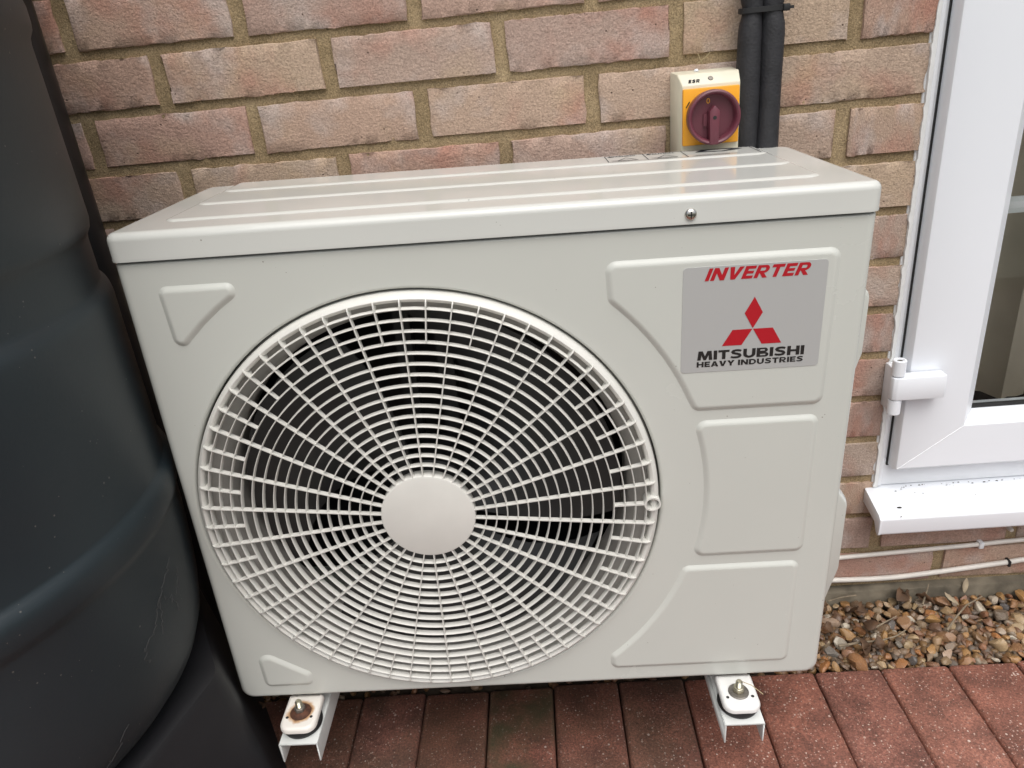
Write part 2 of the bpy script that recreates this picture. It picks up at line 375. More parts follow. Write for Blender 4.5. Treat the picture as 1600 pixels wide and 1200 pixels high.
def barrel_mat():
    m, t, b = mat('barrel_plastic')
    tc = N(t, 'ShaderNodeTexCoord')
    n = N(t, 'ShaderNodeTexNoise', Scale=4.0, Detail=5.0); t.links.new(tc.outputs['Object'], n.inputs['Vector'])
    r = ramp(t, n.outputs[0], [(.3, (.0125, .0205, .0255)), (.7, (.0185, .0280, .0330))])
    vo = N(t, 'ShaderNodeTexVoronoi', Scale=120.0); t.links.new(tc.outputs['Object'], vo.inputs['Vector'])
    n2 = N(t, 'ShaderNodeTexNoise', Scale=23.0, Detail=2.0); t.links.new(tc.outputs['Object'], n2.inputs['Vector'])
    ml = N(t, 'ShaderNodeMath', operation='SUBTRACT'); ml.inputs[1].default_value = .49; t.links.new(n2.outputs[0], ml.inputs[0])
    ml2 = N(t, 'ShaderNodeMath', operation='MULTIPLY'); ml2.inputs[1].default_value = .7; t.links.new(ml.outputs[0], ml2.inputs[0])
    lt = N(t, 'ShaderNodeMath', operation='LESS_THAN'); t.links.new(vo.outputs['Distance'], lt.inputs[0]); t.links.new(ml2.outputs[0], lt.inputs[1])
    k = N(t, 'ShaderNodeMath', operation='MULTIPLY'); k.inputs[1].default_value = .5; t.links.new(lt.outputs[0], k.inputs[0])
    t.links.new(mix(t, k.outputs[0], r.outputs[0], (.2, .19, .17)), b.inputs['Base Color'])
    rr = ramp(t, n.outputs[0], [(.3, g(.40)), (.7, g(.50))]); t.links.new(rr.outputs[0], b.inputs['Roughness'])
    n3 = N(t, 'ShaderNodeTexNoise', Scale=260.0, Detail=3.0); t.links.new(tc.outputs['Object'], n3.inputs['Vector'])
    bp = N(t, 'ShaderNodeBump', Strength=.12, Distance=.001); t.links.new(n3.outputs[0], bp.inputs['Height']); t.links.new(bp.outputs[0], b.inputs['Normal'])
    return m
def rust_plate_mat():
    """white enamel with a rust bloom round the bolt hole (object origin = bolt axis)"""
    m, t, b = mat('foot_enamel_rusty')
    tc = N(t, 'ShaderNodeTexCoord'); n = N(t, 'ShaderNodeTexNoise', Scale=70.0, Detail=5.0); t.links.new(tc.outputs['Object'], n.inputs['Vector'])
    ln = N(t, 'ShaderNodeVectorMath', operation='LENGTH'); t.links.new(tc.outputs['Object'], ln.inputs[0])
    a = N(t, 'ShaderNodeMath', operation='MULTIPLY_ADD'); a.inputs[1].default_value = .014; t.links.new(n.outputs[0], a.inputs[0]); t.links.new(ln.outputs['Value'], a.inputs[2])
    f = ramp(t, a.outputs[0], [(.0205, (.10, .035, .012)), (.0230, (.46, .24, .08)), (.0255, (.74, .71, .66))])
    t.links.new(f.outputs[0], b.inputs['Base Color']); b.inputs['Roughness'].default_value = .35
    return m
def glass_mat():
    m, t, b = mat('window_glass')
    b.inputs['Base Color'].default_value = (.93, .95, .94, 1); b.inputs['Roughness'].default_value = 0; b.inputs['IOR'].default_value = 1.5
    b.inputs['Transmission Weight'].default_value = 1
    return m

M = {}
M['casing'] = casing_mat('casing_enamel', (.565, .58, .54))
M['lid'] = casing_mat('lid_enamel', (.58, .59, .56), .06)
M['grille'] = simple('grille_plastic', (.66, .655, .615), .38, var=.03, scale=30)
M['bell'] = simple('orifice_plastic', (.33, .32, .30), .5, var=.08)
M['dark'] = simple('interior_shade_black', (.012, .012, .012), .6)  # near-black that paints in the shade inside the unit
M['fan'] = simple('fan_plastic', (.02, .021, .022), .4)
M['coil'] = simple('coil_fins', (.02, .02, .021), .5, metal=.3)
M['sticker'] = simple('sticker_silver', (.46, .465, .46), .42, metal=.15)
M['red'] = simple('print_red', (.42, .006, .016), .4)
M['black'] = simple('print_black', (.016, .014, .014), .4)
M['grey_print'] = simple('print_grey', (.03, .03, .035), .9, spec=.05)
M['chrome'] = simple('screw_metal', (.62, .60, .56), .22, metal=1, var=.1)
M['zinc'] = simple('zinc_bolt', (.50, .47, .36), .28, metal=1, var=.2, scale=200)
M['washer'] = simple('washer_steel', (.20, .185, .165), .5, metal=.8, var=.3, scale=150)
M['rust'] = simple('rusty_steel', (.075, .028, .014), .8, var=.5, scale=120, bump=.6, bscale=300)
M['foot'] = simple('foot_enamel', (.72, .72, .70), .35, var=.03)
M['foot_rusty'] = rust_plate_mat()
M['bracket'] = simple('bracket_enamel', (.62, .64, .62), .4, var=.05, scale=25)
M['rubber'] = simple('black_rubber', (.012, .012, .013), .6)
M['brick'] = brick_mat(); M['mortar'] = mortar_mat(); M['far_brick'] = far_brick_mat()
M['paver'] = paver_mat(); M['stone'] = stone_mat(); M['barrel'] = barrel_mat()
M['stand'] = simple('stand_plastic', (.009, .009, .011), .55, var=.2, scale=8, bump=.1)
M['pipe_black'] = simple('downpipe_plastic', (.012, .012, .013), .38, var=.2, scale=6)
M['foam'] = simple('pipe_foam', (.018, .018, .021), .62, var=.25, scale=60, bump=.7, bscale=330)
M['upvc'] = simple('upvc_white', (.80, .83, .875), .3, var=.015, scale=6)
M['upvc_frame'] = simple('upvc_frame_white', (.80, .825, .855), .34, var=.03, scale=9)
M['sealant'] = simple('white_sealant', (.72, .73, .72), .5, var=.05, bump=.5, bscale=90)
M['gasket'] = simple('gasket_black', (.012, .012, .012), .6)
M['glass'] = glass_mat()
M['bar'] = simple('glazing_bar_white', (.72, .75, .76), .35)
M['backdrop'] = simple('backdrop_cloth', (.40, .35, .28), .9, var=.12, scale=8)
M['cable'] = simple('cable_white', (.68, .65, .60), .45, var=.08, scale=25)
M['cream'] = simple('switch_cream', (.66, .63, .50), .4, var=.03)
M['yellow'] = simple('switch_yellow', (.82, .36, .012), .38)
M['maroon'] = simple('switch_maroon', (.135, .034, .05), .38, var=.05)
M['soil'] = simple('soil', (.045, .034, .024), .95, var=.4, scale=60, bump=1, bscale=120)
M['sand'] = simple('joint_sand', (.05, .04, .03), .95, var=.4, scale=80)
M['ground'] = simple('ground_beyond', (.15, .16, .12), .9, var=.2, scale=3)
M['leaf'] = simple('dead_leaf_brown', (.085, .045, .022), .7, var=.4, scale=50)
M['leaf_pale'] = simple('dead_leaf_pale', (.30, .24, .16), .7, var=.3, scale=50)
M['twig'] = simple('twig_bark', (.20, .16, .11), .8, var=.3, scale=90)
M['web'] = simple('cobweb_silk', (.06, .06, .06), .9)
M['straw'] = simple('straw', (.42, .34, .2), .7)
M['grime'] = simple('black_grime', (.03, .028, .022), .9)
M['concrete'] = simple('concrete_footing', (.14, .12, .088), .95, var=.5, scale=22, bump=.8, bscale=150)

# ------------------------------------------------------------------ setting: ground
GRAVEL_Y = -0.169
gd = MB().box(-60, 60, -60, GRAVEL_Y - 1.45, -.5, -.004)
tag(gd.build('ground', M['ground']), kind='structure')
tag(MB().box(-60, 60, GRAVEL_Y - 1.45, .4, -.5, -.045).build('sub_base', M['sand']), kind='structure')
pav = empty('patio_paving'); tag(pav, kind='structure')
def paver_mesh(k):
    rng = random.Random(100 + k); hw, hl, h = .0504, .1002, .05
    def loop(ins, z, j):
        P = round_poly([(-hw + ins, -hl + ins), (hw - ins, -hl + ins), (hw - ins, hl - ins), (-hw + ins, hl - ins)], .004, 2)
        return [(x + rng.uniform(-j, j), y + rng.uniform(-j, j), z) for x, y in P]
    return MB().layers([loop(0, -h, 0), loop(0, -.006, .0004), loop(.0015, -.0022, .0006), loop(.005, 0, .0005)], cap1=True).mesh('paver')
pm = [paver_mesh(k) for k in range(6)]
for me in pm:
    me.materials.append(M['paver'])
    for p in me.polygons: p.use_smooth = True
    me.set_sharp_from_angle(angle=R(50))
pmm = pm[0].copy(); pmm.materials.clear(); pmm.materials.append(paver_mat('paver_concrete_mossy', .85, .5))  # mossy paver, also darkened for the shade under the unit
pmd = [me.copy() for me in pm]; dm = paver_mat('paver_concrete_damp_shade', .25, .55)  # pavers below the unit: its shade painted in along with dampness
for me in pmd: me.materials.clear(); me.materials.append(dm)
rng = random.Random(3)
PX0, PW = 0.14468, 0.1025
def row_pavers(yc, xs0, n, off=0):
    for i in range(n):
        x = xs0 + i * PW + off + PW / 2
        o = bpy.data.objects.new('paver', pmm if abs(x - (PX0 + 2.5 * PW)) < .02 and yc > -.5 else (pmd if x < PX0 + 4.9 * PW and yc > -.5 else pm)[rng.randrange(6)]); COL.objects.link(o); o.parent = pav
        o.location = (x + rng.uniform(-.001, .001), yc + rng.uniform(-.0025, .0025), rng.uniform(-.0015, .001))
        o.rotation_euler = (rng.uniform(-.006, .006), rng.uniform(-.008, .008), rng.choice((0, math.pi)) + rng.uniform(-.006, .006))
for k in range(7):
    row_pavers(GRAVEL_Y - .1 - k * .2025, PX0 - 10 * PW, 24 if k < 3 else 20)

# ------------------------------------------------------------------ setting: brick wall of the house
WZ = lambda z: z + GZ
ROW = 0.0731; BL_, BH_ = 0.2065, 0.0615
house = empty('house_wall'); tag(house, 'pink and buff brick house wall with sandy mortar joints behind the outdoor unit', 'wall')
core = MB(); core.box(-4, 1.0025, .0045, .25, -.3, 3.2).box(1.0025, 3.4, .0045, .25, -.3, WZ(-.7805))
core.build('mortar', M['mortar'], house)
def brick_mesh(k):
    rng = random.Random(500 + k); nx, nz = 26, 6; hl, hh = BL_ / 2, BH_ / 2
    se = rng.random() * 50
    V = []; F = []
    for j in range(nz + 1):
        for i in range(nx + 1):
            u, v = i / nx, j / nz
            # uneven spacing so that the arris ring is narrow
            def ease(t, n, w): 
                if t == 0 or t == 1: return t
                return w + (1 - 2 * w) * (t * n - 1) / (n - 2)
            x = -hl + 2 * hl * ease(u, nx, .006); z = -hh + 2 * hh * ease(v, nz, .024)
            edge = i in (0, nx) or j in (0, nz)
            e2 = (i in (1, nx - 1) or j in (1, nz - 1)) and not edge
            nn = noise.noise(Vector((x * 28 + se, z * 28, se))); n2 = noise.noise(Vector((x * 90, z * 90 + se, se * 2))); n9 = noise.noise(Vector((x * 260 + se, z * 260, se * 3)))
            y = nn * .0007 + n2 * .0004
            if e2: y += .0002 + .0003 * n2
            if edge:
                y += .0012 + .0012 * abs(n2)
                if j == 0: z += abs(n2) * .0040 + nn * .0012 + n9 * .0012
                if j == nz: z += n2 * .0014 + nn * .0010 + n9 * .0009
                if i in (0, nx): x += (n2 * .0022 + nn * .0014 + n9 * .0010)
            if rng.random() < .05 and (edge or e2): y += rng.uniform(.001, .004)
            V.append((x, y, z))
    idx = lambda i, j: j * (nx + 1) + i
    for j in range(nz):
        for i in range(nx): F.append((idx(i, j), idx(i + 1, j), idx(i + 1, j + 1), idx(i, j + 1)))
    ring = [idx(i, 0) for i in range(nx + 1)] + [idx(nx, j) for j in range(1, nz + 1)] + [idx(i, nz) for i in range(nx - 1, -1, -1)] + [idx(0, j) for j in range(nz - 1, 0, -1)]
    n0 = len(V); V += [(V[a][0], .02, V[a][2]) for a in ring]; n = len(ring)
    for a in range(n): F.append((ring[a], n0 + a, n0 + (a + 1) % n, ring[(a + 1) % n]))
    me = bpy.data.meshes.new('brick'); me.from_pydata(V, [], F); me.update()
    bm = bmesh.new(); bm.from_mesh(me); bmesh.ops.recalc_face_normals(bm, faces=bm.faces)
    # front must face -Y
    if sum((f.normal.y for f in bm.faces if abs(f.calc_center_median().y) < .003)) > 0: bmesh.ops.reverse_faces(bm, faces=bm.faces)
    bm.to_mesh(me); bm.free()
    for p in me.polygons: p.use_smooth = True
    me.set_sharp_from_angle(angle=R(42))
    me.materials.append(M['brick']); return me
BM = [brick_mesh(k) for k in range(14)]
brng = random.Random(21)
def brick(x0, x1, ztop, parent=house, zh=BH_):
    o = bpy.data.objects.new('brick', brng.choice(BM)); COL.objects.link(o); o.parent = parent
    o.location = ((x0 + x1) / 2, brng.uniform(-.0012, .0016), WZ(ztop) - zh / 2 + brng.uniform(-.0007, .0007))
    o.rotation_euler = (brng.uniform(-.008, .008), brng.uniform(-.005, .005), brng.uniform(-.008, .008))
    fx = brng.choice((1, 1, -1)); 
    o.scale = ((x1 - x0) / BL_, 1, zh / BH_)
    if brng.random() < .5: o.rotation_euler.y += math.pi
    return o
ODD = {1: (-.002, .2262), 3: (-.003, .2248)}
EVEN = {0: (.1185, .2262), 2: (.112, .2270)}
XR = 1.003
for r in range(-8, 14):
    if r % 2: j0, pt = ODD.get(r, (-.002 + brng.uniform(-.004, .004), .2255))
    else: j0, pt = EVEN.get(r, (.114 + brng.uniform(-.005, .005), .2258))
    zt = -(r - 1) * ROW
    right = XR if zt > -.745 else 2.6
    for k in range(-6, 14):
        a = j0 + k * pt + .0095; b_ = j0 + (k + 1) * pt - .0095
        if a > right - .03 or b_ < -1.0: continue
        if zt < -.9 and b_ > 1.9: continue
        b2 = min(b_, right - .001)
        if right == XR and b_ > right - .03: b2 = right - .001
        if zt > -.757 or b2 < 1.0: pass
        a += brng.uniform(-.0015, .0015)
        if zt - BH_ < -.96: continue
        brick(a, b2, zt)
# plain brickwork further away than the bricks that show
fb = MB().box(-4, -1.03, -.0005, .02, WZ(-.93), 3.2).box(-1.03, 1.0015, -.0005, .02, WZ(.665), 3.2)
fb.build('brickwork', M['far_brick'], house)
MB().box(-4, 3.4, -.014, .2, -.3, WZ(-.947)).build('footing', M['concrete'], house, bevel=.004)

# ------------------------------------------------------------------ the outdoor unit
S = 0.96
UO = Vector((0.030528, -0.290368, -0.201725 + GZ))
root = empty('air_conditioner_unit', CAM + (UO - CAM) * S)
root.scale = (S, S, S)
ax = Vector((-0.0002706, 0.0181392, 0.006995)); root.rotation_mode = 'QUATERNION'
root.rotation_quaternion = Matrix.Rotation(ax.length, 3, ax.normalized()).to_quaternion()
tag(root, 'off-white air conditioner outdoor unit with round fan grille and silver sticker', 'air conditioner')
W, H, D = .798, .628, .288
FC = (.2985, 0, -.3316); FR = .286

# casing: front panel with the round opening, rolled edges, sides
def rrect(x0, x1, z0, z1, r4, seg=6):
    return round_poly([(x0, z1, r4[0]), (x0, z0, r4[1]), (x1, z0, r4[2]), (x1, z1, r4[3])], 0, seg)
def dense(poly, step=.02):
    o = []
    for i in range(len(poly)):
        a = Vector(poly[i]); b = Vector(poly[(i + 1) % len(poly)]); n = max(1, int((b - a).length / step))
        for k in range(n): o.append(tuple(a.lerp(b, k / n)))
    return o
def blend(a, b, t): return [(p[0] + (q[0] - p[0]) * t, p[1] + (q[1] - p[1]) * t) for p, q in zip(a, b)]
outer0 = rrect(0, W, -H, -.0012, (.003, .016, .016, .003)); inner0 = rrect(.0098, W - .0098, -H + .007, -.0042, (.003, .011, .011, .003))
outer, inner = [], []
for i in range(len(outer0)):
    j = (i + 1) % len(outer0); a, b = Vector(outer0[i]), Vector(outer0[j]); n = max(1, int((b - a).length / .02))
    for k in range(n):
        outer.append(tuple(a.lerp(b, k / n))); inner.append(tuple(Vector(inner0[i]).lerp(Vector(inner0[j]), k / n)))
cs = MB(); lo = []
for k in range(7):
    a = math.pi / 2 * k / 6
    P = blend(inner, outer, math.sin(a)); lo.append([(x, .0085 * (1 - math.cos(a)), z) for x, z in P])
lo.append([(x, .05, z) for x, z in outer]); lo.append([(x, D, z) for x, z in outer])
cs.layers(lo)
# zipper between opening circle and inner outline
SEG = 168
FRO = FR + .0006
cir = [(FC[0] + FRO * math.cos(2 * math.pi * i / SEG), FC[2] + FRO * math.sin(2 * math.pi * i / SEG)) for i in range(SEG)]
ang = lambda p: math.atan2(p[1] - FC[2], p[0] - FC[0]) % (2 * math.pi)
inner2 = inset(inner, .0012); cs.layers([[(x, 0, z) for x, z in inner], [(x, 0, z) for x, z in inner2]])
op = sorted(inner2, key=ang)
V = [(x, 0, z) for x, z in cir] + [(x, 0, z) for x, z in op]; F = []
i = j = 0; no = len(op)
ca = [2 * math.pi * k / SEG for k in range(SEG + 1)]; oa = [ang(p) for p in op] + [ang(op[0]) + 2 * math.pi]
while i < SEG or j < no:
    if j >= no or (i < SEG and ca[i + 1] <= oa[j + 1]):
        F.append((i % SEG, SEG + j % no, (i + 1) % SEG)); i += 1
    else:
        F.append((i % SEG, SEG + j % no, SEG + (j + 1) % no)); j += 1
cs.add(V, F)
cs.lathe([(FRO, 0), (FR, 0), (.2845, .0006), (.2832, .002), (.2826, .0045), (.2826, .014)], FC, 'y', SEG)
cs.build('casing', M['casing'], root, smooth=35)
MB().box(.004, W - .004, .0035, .0045, -.04, -.0005).box(.004, W - .004, .0045, D - .004, -.0015, -.0008).build('lid_gap_shade', M['dark'], root)  # black strip painting the shadow line between lid and casing
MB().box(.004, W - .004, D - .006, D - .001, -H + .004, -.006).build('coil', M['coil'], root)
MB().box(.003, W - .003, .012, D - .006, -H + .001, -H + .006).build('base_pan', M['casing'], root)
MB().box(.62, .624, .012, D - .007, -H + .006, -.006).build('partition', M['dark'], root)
MB().box(.004, .009, .02, D - .007, -H + .006, -.006).box(.009, .62, .02, D - .007, -.008, -.006).build('shade_liner', M['dark'], root)  # dark sheets added inside so the fan cavity looks shaded

# lid
OH = .0022
pl0 = rrect(-OH, W + OH, -.0035, D + .004, (.018, .013, .013, .018), 6)
lid = MB(); lo = []
LT = .0305
base = dense(pl0, .04)
lo.append([(x, y, .0006) for x, y in inset(base, .0016)])
lo.append([(x, y, .0004) for x, y in inset(base, -.0003)])
lo.append([(x, y, .0016) for x, y in inset(base, -.0004)])
lo.append([(x, y, .0045) for x, y in base])
for k in range(8):
    a = math.pi / 2 * k / 7; rr = .0085
    lo.append([(x, y, LT - rr + rr * math.sin(a)) for x, y in inset(base, rr * (1 - math.cos(a)))])
lo.append([(x, y, LT) for x, y in inset(base, .0105)])
lid.layers(lo, cap1=True)
lo_ = link('lid', lid.mesh('lid'), M['lid'], root, smooth=40)
# stepped plateau pressed into the lid: three low tiers
def tier(y0, z0, h, x0, x1, y1, ch):
    P = round_poly([(x0 + ch, y0, .012), (x1 - ch, y0, .012), (x1, y0 + ch, .012), (x1, y1, .01), (x0, y1, .01), (x0, y0 + ch, .012)], 0, 5)
    P = dense(P, .05)
    b = MB().layers([[(x, y, z0 - .0004) for x, y in P], [(x, y, z0 + h * .25) for x, y in inset(P, .0016)], [(x, y, z0 + h * .8) for x, y in inset(P, .0042)],
                     [(x, y, z0 + h) for x, y in inset(P, .006)], [(x, y, z0 + h) for x, y in inset(P, .007)]], cap1=True)
    return link('lid_step', b.mesh('lid_step'), M['lid'], lo_, smooth=40)
tier(.045, LT, .0018, .040, .757, .2800, .010)
tier(.128, LT + .0018, .0016, .044, .753, .2785, .010)
tier(.205, LT + .0034, .0016, .048, .749, .2770, .010)
LTOP = LT + .005
# printed caution outline on the lid
pr = MB()
def strip(a, b, wd=.0009, z=LTOP + .0003):
    a, b = Vector(a), Vector(b); n = Vector((-(b - a).y, (b - a).x)).normalized() * wd / 2
    pr.add([(*(a - n), z), (*(b - n), z), (*(b + n), z), (*(a + n), z)], [(0, 1, 2, 3)])
LY0, LY1 = .215, .268
for x in (.548, .5985, .649, .740): strip((x, LY0), (x, LY1), .0011)
for y in (LY0, LY1): strip((.548, y), (.649, y))
strip((.649, LY1), (.740, LY1))
for cx in (.5735, .624):
    for a, b in (((-.013, 0), (.013, 0)), ((-.013, 0), (0, .018)), ((.013, 0), (0, .018))): strip((cx + a[0], (.222 + a[1] * 1.3)), (cx + b[0], (.222 + b[1] * 1.3)), .0012)
    for k in range(4): strip((cx - .021, .2165 + k * .004), (cx - .021 + random.uniform(.02, .04), .2165 + k * .004), .0007)
for k in range(5): strip((.653 + .002 * k, .216 + k * .0022), (.70 + random.uniform(0, .034), .216 + k * .0022), .0007)
pr.add([(.664, .2480, LTOP + .0003), (.676, .2665, LTOP + .0003), (.715, .2670, LTOP + .0003), (.728, .2560, LTOP + .0003), (.700, .2430, LTOP + .0003)], [(0, 1, 2, 3, 4)])
pr.build('caution_print', M['grey_print'], lo_)
pr2 = MB().add([(.676, .2500, LTOP + .0006), (.690, .2600, LTOP + .0006), (.714, .2570, LTOP + .0006), (.698, .2465, LTOP + .0006)], [(0, 1, 2, 3)])
pr2.build('caution_arrow', M['lid'], lo_)
for cx, tx in ((.5735, 'WARNING'), (.624, 'CAUTION')):
    me = text_mesh(tx, .034, .008, .012)
    for v in me.vertices: v.co = Vector((v.co.x - .013, v.co.z, 0))
    me.materials.append(M['grey_print']); link('caution_lettering', me, None, lo_, (cx - .007, .2560, LTOP + .0004))
    tr = MB().add([(cx - .023, .2560, LTOP + .0004), (cx - .015, .2560, LTOP + .0004), (cx - .019, .2640, LTOP + .0004)], [(0, 1, 2)]); tr.build('caution_triangle', M['grey_print'], lo_)
# lid screw
sc = MB().lathe([(0, -.0036), (.0028, -.0035), (.005, -.0026), (.0062, -.001), (.0064, 0)], (0, 0, 0), 'y', 24)
so = sc.build('screw', M['chrome'], root, smooth=50, loc=(.606, -.0032, .0105))
MB().box(-.0036, .0036, -.0041, -.003, -.0006, .0006).box(-.0006, .0006, -.0041, -.003, -.0036, .0036).build('screw_slot', M['dark'], so)

# embossed fields on the front
def arc(rad, a0, a1, n=14): return [(FC[0] + rad * math.cos(R(a0 + (a1 - a0) * k / n)), FC[2] + rad * math.sin(R(a0 + (a1 - a0) * k / n)), 0) for k in range(n + 1)]
def angp(x, z): return math.degrees(math.atan2(z - FC[2], x - FC[0]))
def emboss(pts, rad=.012):
    P = round_poly(pts, rad, 7); prof = [(-.0008, -.0003), (.0008, .0004), (.0026, .0016), (.0046, .0027), (.0062, .0032), (.0072, .0033), (.0080, .0033)]
    b = MB().layers([[(x, -h, z) for x, z in inset(P, i)] for i, h in prof], cap1=True)
    return link('embossed_field', b.mesh('embossed_field'), M['casing'], root, smooth=45)
def arcfit(rad, p, q, n=10): # end points on the circle, first and last get a fillet
    A = arc(rad, angp(*p), angp(*q), n); A[0] = (*A[0][:2], .012); A[-1] = (*A[-1][:2], .012); return A
a_ = arc(.3365, angp(.1245, -.0475), angp(.0475, -.1150), 4); a_[0] = (*a_[0][:2], .0095); a_[-1] = (*a_[-1][:2], .012)
emboss([(.0395, -.029), (.1245, -.029, .0090)] + a_, .010)
emboss([(.0365, -.5355, .014), (.1065, -.5835), (.1065, -.606), (.0385, -.606)], .010)
emboss([(.518, -.034), (.7645, -.034), (.7625, -.216), (.6165, -.216)] + arcfit(.337, (.6085, -.2005), (.5195, -.0795), 10), .012)
emboss([(.760, -.2285), (.759, -.421)] + arcfit(.334, (.6195, -.421), (.6165, -.2285), 10), .011)
emboss([(.756, -.435), (.755, -.602), (.517, -.602)] + arcfit(.329, (.5175, -.579), (.6105, -.435), 10), .011)

# silver sticker
SY = -.0038
P = round_poly([(.600, -.0455), (.600, -.166), (.751, -.166), (.751, -.0455)], .004, 4)
st = MB().layers([[(x, -.0032, z) for x, z in P], [(x, SY, z) for x, z in P]], cap1=True).build('sticker', M['sticker'], root)
def on_sticker(me, x, z, m, nm):
    me.materials.append(M[m]); return link(nm, me, None, st, (x, SY - .0003, z))
on_sticker(block_letters('INVERTER', .1125, .0136, .36, .12), .6225, -.0610, 'red', 'lettering')
on_sticker(block_letters('MITSUBISHI', .1165, .0108, 0, .10), .6178, -.1515, 'black', 'lettering')
on_sticker(block_letters('HEAVY INDUSTRIES', .1166, .0064, 0, .13, .42), .6174, -.1598, 'black', 'lettering')
for poly in ([(.6765, -.0815), (.6668, -.0995), (.6765, -.1172), (.6862, -.0995)], [(.6762, -.1178), (.6548, -.1178), (.6442, -.1360), (.6655, -.1360)], [(.6768, -.1178), (.6982, -.1178), (.7085, -.1360), (.6873, -.1360)]):
    MB().add([(x, SY - .0003, z) for x, z in poly], [(0, 1, 2, 3)]).build('emblem_diamond', M['red'], st)

# fan grille
gr = empty('fan_grille', FC, root)
rim = MB().lathe([(.2700, .016), (.2690, .003), (.2695, -.0045), (.2712, -.0078), (.2738, -.0088), (.2765, -.0072), (.2788, -.0035), (.2798, .002), (.2800, .010)], (0, 0, 0), 'y', 168)
rim.build('grille_rim', M['grille'], gr, smooth=50)
R1, NR, HUB = .2635, 16, .0575; PT = (R1 - HUB) / NR; YF, DP = -.0120, .0078
for k in range(NR):
    r = R1 - k * PT; t = .00085
    MB().lathe([(r - t * .75, YF + .0004), (r - t * .3, YF - .0001), (r + t * .3, YF - .0001), (r + t * .75, YF + .0004), (r + t, YF + DP), (r - t, YF + DP)], (0, 0, 0), 'y', 112, close=True).build('grille_ring', M['grille'], gr, smooth=40)
def spoke(short):
    r0 = (R1 - 3 * PT + .0003) if short else HUB - .002
    prof = [(.2772, -.0058), (.2745, -.0098), (.2712, -.0118), (.2675, -.0126), (R1, -.0126), (r0, -.0124), (r0, -.0124 + .0062), (R1 - .001, -.0124 + .0066), (.2668, .0005), (.2715, .0035), (.2765, .0035)]
    t = .00070
    L = [[(r, y, s * t * (.8 if False else 1)) for r, y in prof] for s in (-1, 1)]
    me = MB().layers(L, cap0=True, cap1=True).mesh('grille_spoke'); me.materials.append(M['grille']); return me
s_long, s_short = spoke(False), spoke(True)
for k in range(60):
    if k == 15: continue
    a = math.pi / 2 - 2 * math.pi * k / 60
    o = bpy.data.objects.new('grille_spoke', s_short if k % 2 else s_long); COL.objects.link(o); o.parent = gr; o.rotation_euler = (0, -a, 0)
# 3 o'clock: short spoke ending in a teardrop lug
o = MB().box(R1 - 3 * PT, R1 - .001, YF, YF + DP - .001, -.00095, .00095).build('grille_spoke', M['grille'], gr)
td = []
for q in range(20):
    a = 2 * math.pi * q / 20; rr = .0095
    x, z = .2705 - rr * math.cos(a) * 1.05, -rr * math.sin(a)
    if math.cos(a) < 0: z *= 1 - .0 * math.cos(a)
    td.append((x, z))
tdi = [(.2705 + (x - .2705) * .8, z * .8) for x, z in td]
MB().layers([[(x, .003, z) for x, z in td], [(x, -.0128, z) for x, z in td], [(x, -.0128, z) for x, z in tdi], [(x, .003, z) for x, z in tdi]]).build('grille_lug', M['grille'], gr, smooth=40)
MB().lathe([(0, -.0132), (HUB - .003, -.0132), (HUB - .0008, -.0125), (HUB, -.011), (HUB, .001), (HUB - .002, .001), (HUB - .002, -.009), (0, -.009)], (0, 0, 0), 'y', 72).build('grille_hub', M['grille'], gr, smooth=40)
# bell mouth, fan and motor behind the grille
MB().lathe([(.2815, .012), (.271, .0125), (.262, .0155), (.254, .022), (.2485, .032), (.2465, .046), (.2465, .085), (.262, .087)], FC, 'y', 112).build('fan_orifice', M['bell'], root, smooth=50)
fan = empty('fan', (FC[0], .06, FC[2]), root)
MB().lathe([(0, -.035), (.035, -.034), (.052, -.026), (.056, -.01), (.056, .04), (0, .04)], (0, 0, 0), 'y', 40).build('fan_hub', M['fan'], fan, smooth=50)
for k in range(3):
    V = []; F = []; na, nr = 14, 8
    for s in range(nr + 1):
        r = .05 + .188 * s / nr; sweep = .55 + .35 * s / nr; lead = .45 * (s / nr) ** 1.5
        for q in range(na + 1):
            u = q / na; a = k * 2 * math.pi / 3 + .3 + lead + (u - .5) * 2 * sweep
            y = (u - .5) * .075 * (1.1 - .5 * s / nr) - .012 * math.sin(u * math.pi)
            V.append((r * math.cos(a), y, r * math.sin(a)))
    for s in range(nr):
        for q in range(na): F.append((s * (na + 1) + q, s * (na + 1) + q + 1, (s + 1) * (na + 1) + q + 1, (s + 1) * (na + 1) + q))
    b = MB().add(V, F); me = b.mesh('fan_blade'); bm = bmesh.new(); bm.from_mesh(me)
    bmesh.ops.solidify(bm, geom=bm.faces[:], thickness=.003); bm.to_mesh(me); bm.free(); link('fan_blade', me, M['fan'], fan, smooth=50)
MB().box(.265, .285, .11, .13, -H + .006, -.006).box(.315, .335, .11, .13, -H + .006, -.006).build('motor_stay', M['dark'], root)

# right flank: handle recess cover and valve cover
MB().layers([[(W - .001, y, z) for y, z in round_poly([(.045, -.075), (.045, -.275), (.135, -.275), (.135, -.075)], .012, 4)],
             [(W + .026, y, z) for y, z in round_poly([(.051, -.105), (.051, -.185), (.129, -.195), (.129, -.095)], .01, 4)]], cap1=True).build('handle_cover', M['casing'], root, bevel=.003)
MB().layers([[(W - .001, y, z) for y, z in round_poly([(.035, -.335), (.035, -.60), (.20, -.60), (.20, -.335)], .015, 4)],
             [(W + .033, y, z) for y, z in round_poly([(.05, -.385), (.05, -.50), (.19, -.52), (.19, -.375)], .012, 4)]], cap1=True).build('valve_cover', M['casing'], root, bevel=.003)

